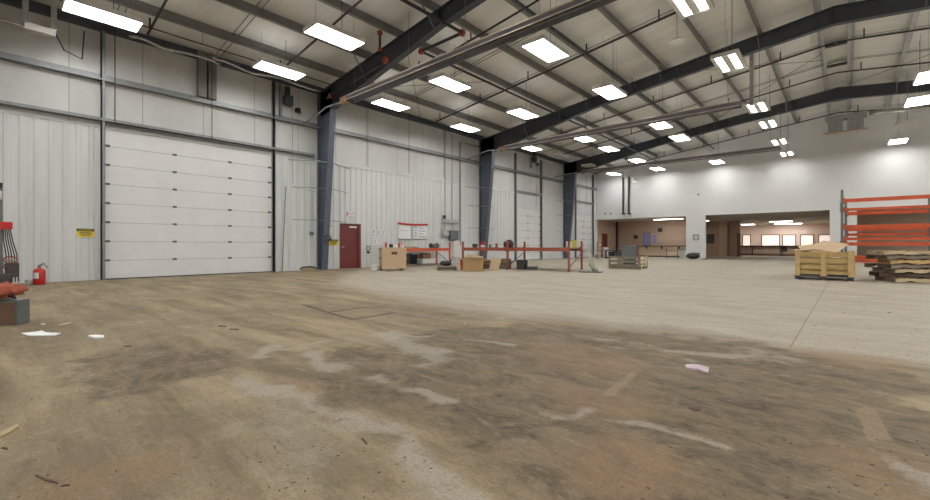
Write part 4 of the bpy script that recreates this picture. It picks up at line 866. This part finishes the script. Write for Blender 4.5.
# ------------------------------------------------------------------ big pine bin
t = thing('wooden_bin', 'big yellow pine bin with slatted sides standing on a dark pallet', 'crate', (16.48, 17.55, 0), math.radians(2)); bw, bdp = 1.42, 1.12
for x in (0, bw / 2 - .06, bw - .12): MB().box((x, 0, 0), (x + .12, bdp, .09)).build('skid', 'charcoal', t)
MB().box((-.02, -.02, .09), (bw + .02, bdp + .02, .12)).build('pallet_deck', 'charcoal', t)
n = 4
for k in range(n):
    z0 = .13 + k * .198; z1 = z0 + .158
    if k == 0:
        for a, b in ((0, .12), (bw / 2 - .1, bw / 2 + .1), (bw - .12, bw)): MB().box((a, .0, z0), (b, .025, z1)).build('slat', 'pine', t)
        for a, b in ((.12, bw / 2 - .1), (bw / 2 + .1, bw - .12)): MB().box((a, 0, z0 + .06), (b, .025, z1)).build('slat', 'pine', t)
    else: MB().box((0, 0, z0), (bw, .025, z1)).build('slat', 'pine', t)
    MB().box((0, bdp - .025, z0), (bw, bdp, z1)).build('slat', 'pine', t)
    MB().box((0, .025, z0), (.025, bdp - .025, z1)).build('slat', 'pine', t); MB().box((bw - .025, .025, z0), (bw, bdp - .025, z1)).build('slat', 'pine', t)
for x in (0, bw / 2 - .065, bw - .13): MB().box((x, -.045, .12), (x + .13, 0, .925)).build('corner_post', 'pine_post', t)
for y in (.0, bdp - .13): MB().box((bw, y, .12), (bw + .03, y + .13, .925)).build('corner_post', 'pine', t)
def sheet(name, lab, loc, eul, d, m):
    t = thing(name, lab, 'board', loc); t.rotation_euler = eul
    MB().cbox((0, 0, 0), d).build('board_sheet', m, t); MB().cbox((0, -d[1] / 2 + .02, -d[2] / 2 - .012), (d[0] * .95, .03, .02)).build('edge_batten', m, t)
sheet('plywood_offcut', 'pale plywood board sloping out of the pine bin, left of the two', (16.98, 18.1, .99), (.35, -.16, .3), (.75, .8, .015), 'cardboard_pale')
sheet('plywood_offcut', 'pale plywood board tilted highest in the pine bin', (17.33, 18.15, 1.06), (.38, .18, -.35), (.7, .75, .015), 'osb')
sheet('plywood_offcut', 'narrow pale board lying over the left rim of the pine bin', (16.62, 17.85, .955), (.05, -.05, .5), (.5, .25, .015), 'cardboard_pale')
# ------------------------------------------------------------------ stacked pallets
PL = [('pine_pale', 0.02, -.03, 24, 'pale wooden pallet at the bottom of the stack before the orange rack', 'wood_grey'),
      ('wood_dark', -.14, .05, 12, 'dark brown pallet second from the bottom of the stack', 'wood_dark'),
      ('pine_pale', -.02, .08, 27, 'pale pallet third from the bottom of the stack', 'wood_grey'),
      ('wood_grey', -.16, -.02, 33, 'weathered pallet fourth from the bottom of the stack, jutting left', 'wood_dark'),
      ('wood_yellow', 0.03, .08, 14, 'yellow wooden pallet third from the top of the stack', 'wood_yellow'),
      ('wood_grey', -.15, .02, 26, 'weathered reddish pallet second from the top of the stack', 'wood_dark'),
      ('pine_pale', -.13, .05, 19, 'light wooden pallet on top of the stack before the orange rack', 'wood_grey')]
pc = Vector((19.14, 18.6))
for i, (m, dx, dy, r, lab, m2) in enumerate(PL):
    t = thing('wooden_pallet', lab, 'pallet', (pc.x + dx * 1.2, pc.y + dy, i * .1345), math.radians(r), group='pallets in the stack')
    for y in (-.5, 0, .5):
        MB().prism([(-.6, .018), (-.6, .112), (.6, .112), (.6, .018), (.38, .018), (.32, .05), (.2, .05), (.14, .018), (-.14, .018), (-.2, .05), (-.32, .05), (-.38, .018)], y - .02, y + .02).build('stringer', m, t)
    for k in range(7): MB().box((-.6 + k * .186, -.52, .112), (-.6 + k * .186 + .09, .52, .13)).build('deck_board', m if k % 3 else m2, t)
    for k in (0, 3, 6): MB().box((-.6 + k * .186, -.52, 0), (-.6 + k * .186 + .09, .52, .018)).build('bottom_board', m2, t)
# ------------------------------------------------------------------ left foreground
t = thing('fire_extinguisher', 'red fire extinguisher with white label standing at the foot of the left wall', 'fire extinguisher', fl(39.3, 284.6)); t.rotation_euler = (0, 0, -.6)
MB().lathe([(.115, 0), (.13, .02), (.13, .38), (.10, .43), (.04, .46), (.03, .49)], 20).build('tank', 'red', t, smooth=True)
MB().tube([(0, 0, .48), (0, 0, .54)], .035, 10).build('valve', 'steel_grey', t); MB().bar((-.02, 0, .55), (-.20, 0, .60), .03, .02).build('lever', 'steel_grey', t)
MB().tube([(.02, .0, .53), (-.14, .03, .55), (-.24, .03, .50), (-.25, .03, .44)], .016, 8).build('hose', 'rope', t)
MB().add([(.133 * math.cos(q), .133 * math.sin(q), z) for z in (.18, .34) for q in np.linspace(-.55, .45, 8)] + [(.128 * math.cos(q), .128 * math.sin(q), z) for z in (.18, .34) for q in np.linspace(-.55, .45, 8)], [(k, k + 1, k + 9, k + 8) for k in range(7)] + [(k + 17, k + 16, k + 24, k + 25) for k in range(7)]).build('paper_label', 'white', t)
t = thing('small_box', 'small white box on the floor left of the fire extinguisher', 'box', fl(29, 284.6), .3); MB().cbox((0, 0, .06), (.2, .12, .12)).build('box_body', 'white', t, bevel=.01); MB().cbox((0, 0, .125), (.21, .13, .012)).build('lid', 'housing', t)
# hose stand
p = fl(1, 287); t = thing('hose_stand', 'upright machine stand with red box and hanging black hoses at the left edge', 'machine', p, 0)
MB().tube([(0, 0, .1), (0, 0, 2.75)], .035, 10).build('mast', 'steel_grey', t); MB().cbox((0, .02, .18), (.5, .34, .36)).build('base_body', 'dark_metal', t, bevel=.02)
MB().tube([(.02, -.05, 2.42), (.02, .02, 2.42)], .12, 14).build('gauge', 'housing', t)
MB().tube([(.02, 0, 2.62), (.04, 0, 2.75)], .03, 8).build('gauge_cap', 'black', t)
MB().cbox((.05, .07, 1.62), (.16, .28, .2)).build('red_box', 'red', t, bevel=.02)
for k in range(5): MB().tube([(.02 + .02 * k, .04 + .03 * k, 1.55), (.03 + .02 * k, .05 + .04 * k, 1.2), (.02, .09 + .05 * k, .85), (0, .1 + .05 * k, .5), (.02, .08 + .06 * k, .12)], .012, 6).build('hose', 'rubber', t)
for k in range(3): MB().tube([(.02, .17 + .13 * math.cos(q), .72 - .09 * k + .08 * math.sin(q)) for q in np.linspace(0, 2 * PI, 14)], .018, 6).build('hose_coil', 'red_cloth' if k != 1 else 'rope', t)
MB().tube([(.02, .16, .48), (.07, .16, .48)], .05, 12).build('yellow_tag', 'yellow', t); MB().cbox((0, .2, .45), (.28, .26, .4)).build('pump_body', 'dark_metal', t, bevel=.03)
# grey box with red bag
bx = fl(17, 325.5)
t = thing('metal_box', 'low grey metal box on the floor at the left edge under the red cloth bag', 'metal box', (9.08, .315, 0), math.radians(56))
MB().box((-.75, -.12, 0), (.0, .12, .34)).build('box_body', 'steel_grey', t, bevel=.006); MB().box((0, -.11, .01), (.006, .11, .33)).build('end_panel', 'steel_grey', t); MB().box((-.7, -.127, 0.02), (-.02, -.121, .31)).build('front_panel', 'trim_brown', t)
t = thing('red_cloth_bag', 'faded red cloth bag with black straps slumped over the grey metal box', 'bag', (8.87, .0, .34), math.radians(56))
b_ = blob(.34, .20, .11, 11, .34, 22, 14); b_.build('bag_body', 'red_cloth', t, smooth=True)
MB().add([(-.36, -.15, .05), (.0, -.158, .05), (.04, -.165, -.1), (-.1, -.17, -.19), (-.36, -.165, -.24), (-.36, -.15, .04), (.0, -.15, .04), (.04, -.15, -.1), (-.1, -.15, -.19), (-.36, -.15, -.24)], [(0, 1, 2, 3, 4), (9, 8, 7, 6, 5), (0, 5, 6, 1), (1, 6, 7, 2), (2, 7, 8, 3), (3, 8, 9, 4), (4, 9, 5, 0)]).build('hanging_flap', 'red_cloth', t)
MB().tube([(.1, -.1, .09), (.2, -.1, .13), (.28, -.06, .10), (.31, -.03, .02), (.2, .02, .05)], .012, 6).build('strap', 'rubber', t)
MB().tube([(-.3, -.17, .1), (-.15, -.175, -.02), (-.12, -.175, -.2)], .01, 6).build('strap', 'rubber', t)
# litter on the floor
def litter(name, lab, cat, pts, m, h=.006, seed=0):
    rnd = random.Random(seed); base = fl(*pts[0]); L_ = [fl(*p) - base for p in pts]
    n = len(L_); c_ = sum(L_, Vector()) / n
    vs = [(v.x, v.y, .001) for v in L_] + [(v.x, v.y, h + rnd.random() * h) for v in L_] + [(c_.x, c_.y, h * 2.5)]
    fs = [tuple(range(n))[::-1]] + [(i, (i + 1) % n, n + (i + 1) % n, n + i) for i in range(n)] + [(n + i, n + (i + 1) % n, 2 * n) for i in range(n)]
    MB().add(vs, fs).build(name, m, loc=base, label=lab, cat=cat)
litter('paper_sheet', 'white sheet of paper on the floor before the grey metal box', 'paper', [(21, 333.5), (30, 336.3), (55, 336), (61, 333.5), (46, 333), (42, 331), (36, 332.3)], 'paper', .006, 1)
litter('paper_scrap', 'white scrap on the floor right of the paper sheet', 'paper', [(88, 337), (96, 339), (104, 338), (104, 336), (95, 336)], 'paper', .01, 2)
litter('paper_scrap', 'tiny white scrap on the floor just beyond the paper sheet', 'paper', [(40, 324), (45, 325), (45, 324)], 'paper', .004, 3)
litter('wood_splinter', 'pale wood splinter on the floor beyond the paper sheet', 'wood piece', [(57, 327), (66, 325.5), (72, 323.5), (70, 322.5), (60, 325)], 'tan_strip', .01, 4)
litter('wood_splinter', 'pale splinter lying at the lower left edge of the floor', 'wood piece', [(0, 438), (8, 435), (19, 428), (18, 426), (6, 431), (0, 434)], 'tan_strip', .008, 5)
litter('dark_stick', 'dark stick on the floor at the bottom left, longest of the sticks', 'stick', [(35, 476), (45, 481), (58, 484), (58, 482), (48, 479), (37, 475)], 'wood_dark', .003, 6)
litter('dark_stick', 'small dark stick right of the longest one at the bottom left', 'stick', [(61, 487), (70, 486), (70, 484.5), (62, 485.5)], 'wood_dark', .003, 7)
litter('dark_stick', 'small dark chip at the left edge below the pale splinter', 'stick', [(1, 449), (8, 450), (8, 448), (2, 447.5)], 'wood_dark', .003, 8)
litter('dark_stick', 'dark flat strip on the floor left of the floor patch, farther of two', 'stick', [(218, 326.5), (227, 327), (227, 326), (219, 325.5)], 'wood_dark', .003, 9)
litter('dark_stick', 'dark flat strip on the floor left of the floor patch, nearer of two', 'stick', [(229, 329.7), (239, 330), (239, 329), (230, 328.7)], 'wood_dark', .003, 10)
litter('dark_stick', 'dark twig on the floor beside the pale curved streak', 'stick', [(361, 439), (366, 445), (367.5, 444), (363, 438)], 'wood_dark', .003, 11)
litter('foil_wrapper', 'crumpled lilac and white wrapper on the stained floor', 'wrapper', [(685, 366.5), (687, 370), (697, 371), (708, 373.5), (709, 368.5), (700, 366.5), (692, 365.5)], 'lilac', .012, 12)
litter('dark_clod', 'dark clod on the stained floor below the lilac wrapper', 'clod', [(688, 408), (694, 411), (701, 410.5), (699, 407.5), (692, 407)], 'wood_dark', .003, 13)
litter('pale_stone', 'small pale stone on the floor right of the floor patch', 'stone', [(462, 326), (466, 327.5), (468, 326.5), (466, 325)], 'tan_strip', .02, 14)
litter('dark_stick', 'thin dark twig at mid left of the floor', 'stick', [(123, 346.5), (132, 347), (131, 345.8), (124, 345.8)], 'wood_dark', .003, 15)
rnd = random.Random(4)
vs, fs = [], []
for k in range(330):
    x = rnd.uniform(0, 930); y = HOR + 30 + 230 * rnd.random() ** .7; p = fl(x, y); s_ = rnd.uniform(.002, .007) * (1 + (y < 330)); n0 = len(vs); a = rnd.random() * PI
    e = rnd.uniform(1, 2.6)
    for q in range(4): vs.append((p.x + s_ * e * math.cos(a + q * PI / 2) if q % 2 == 0 else p.x + s_ * math.cos(a + q * PI / 2), p.y + (s_ * e if q % 2 == 0 else s_) * math.sin(a + q * PI / 2), .001))
    vs.append((p.x, p.y, s_ * .8)); fs += [(n0 + q, n0 + (q + 1) % 4, n0 + 4) for q in range(4)] + [(n0 + 3, n0 + 2, n0 + 1, n0)]
MB().add(vs, fs).build('floor_grit', 'wood_dark', label='scattered dark grit and splinters all over the dusty floor', cat='debris', kind='stuff')
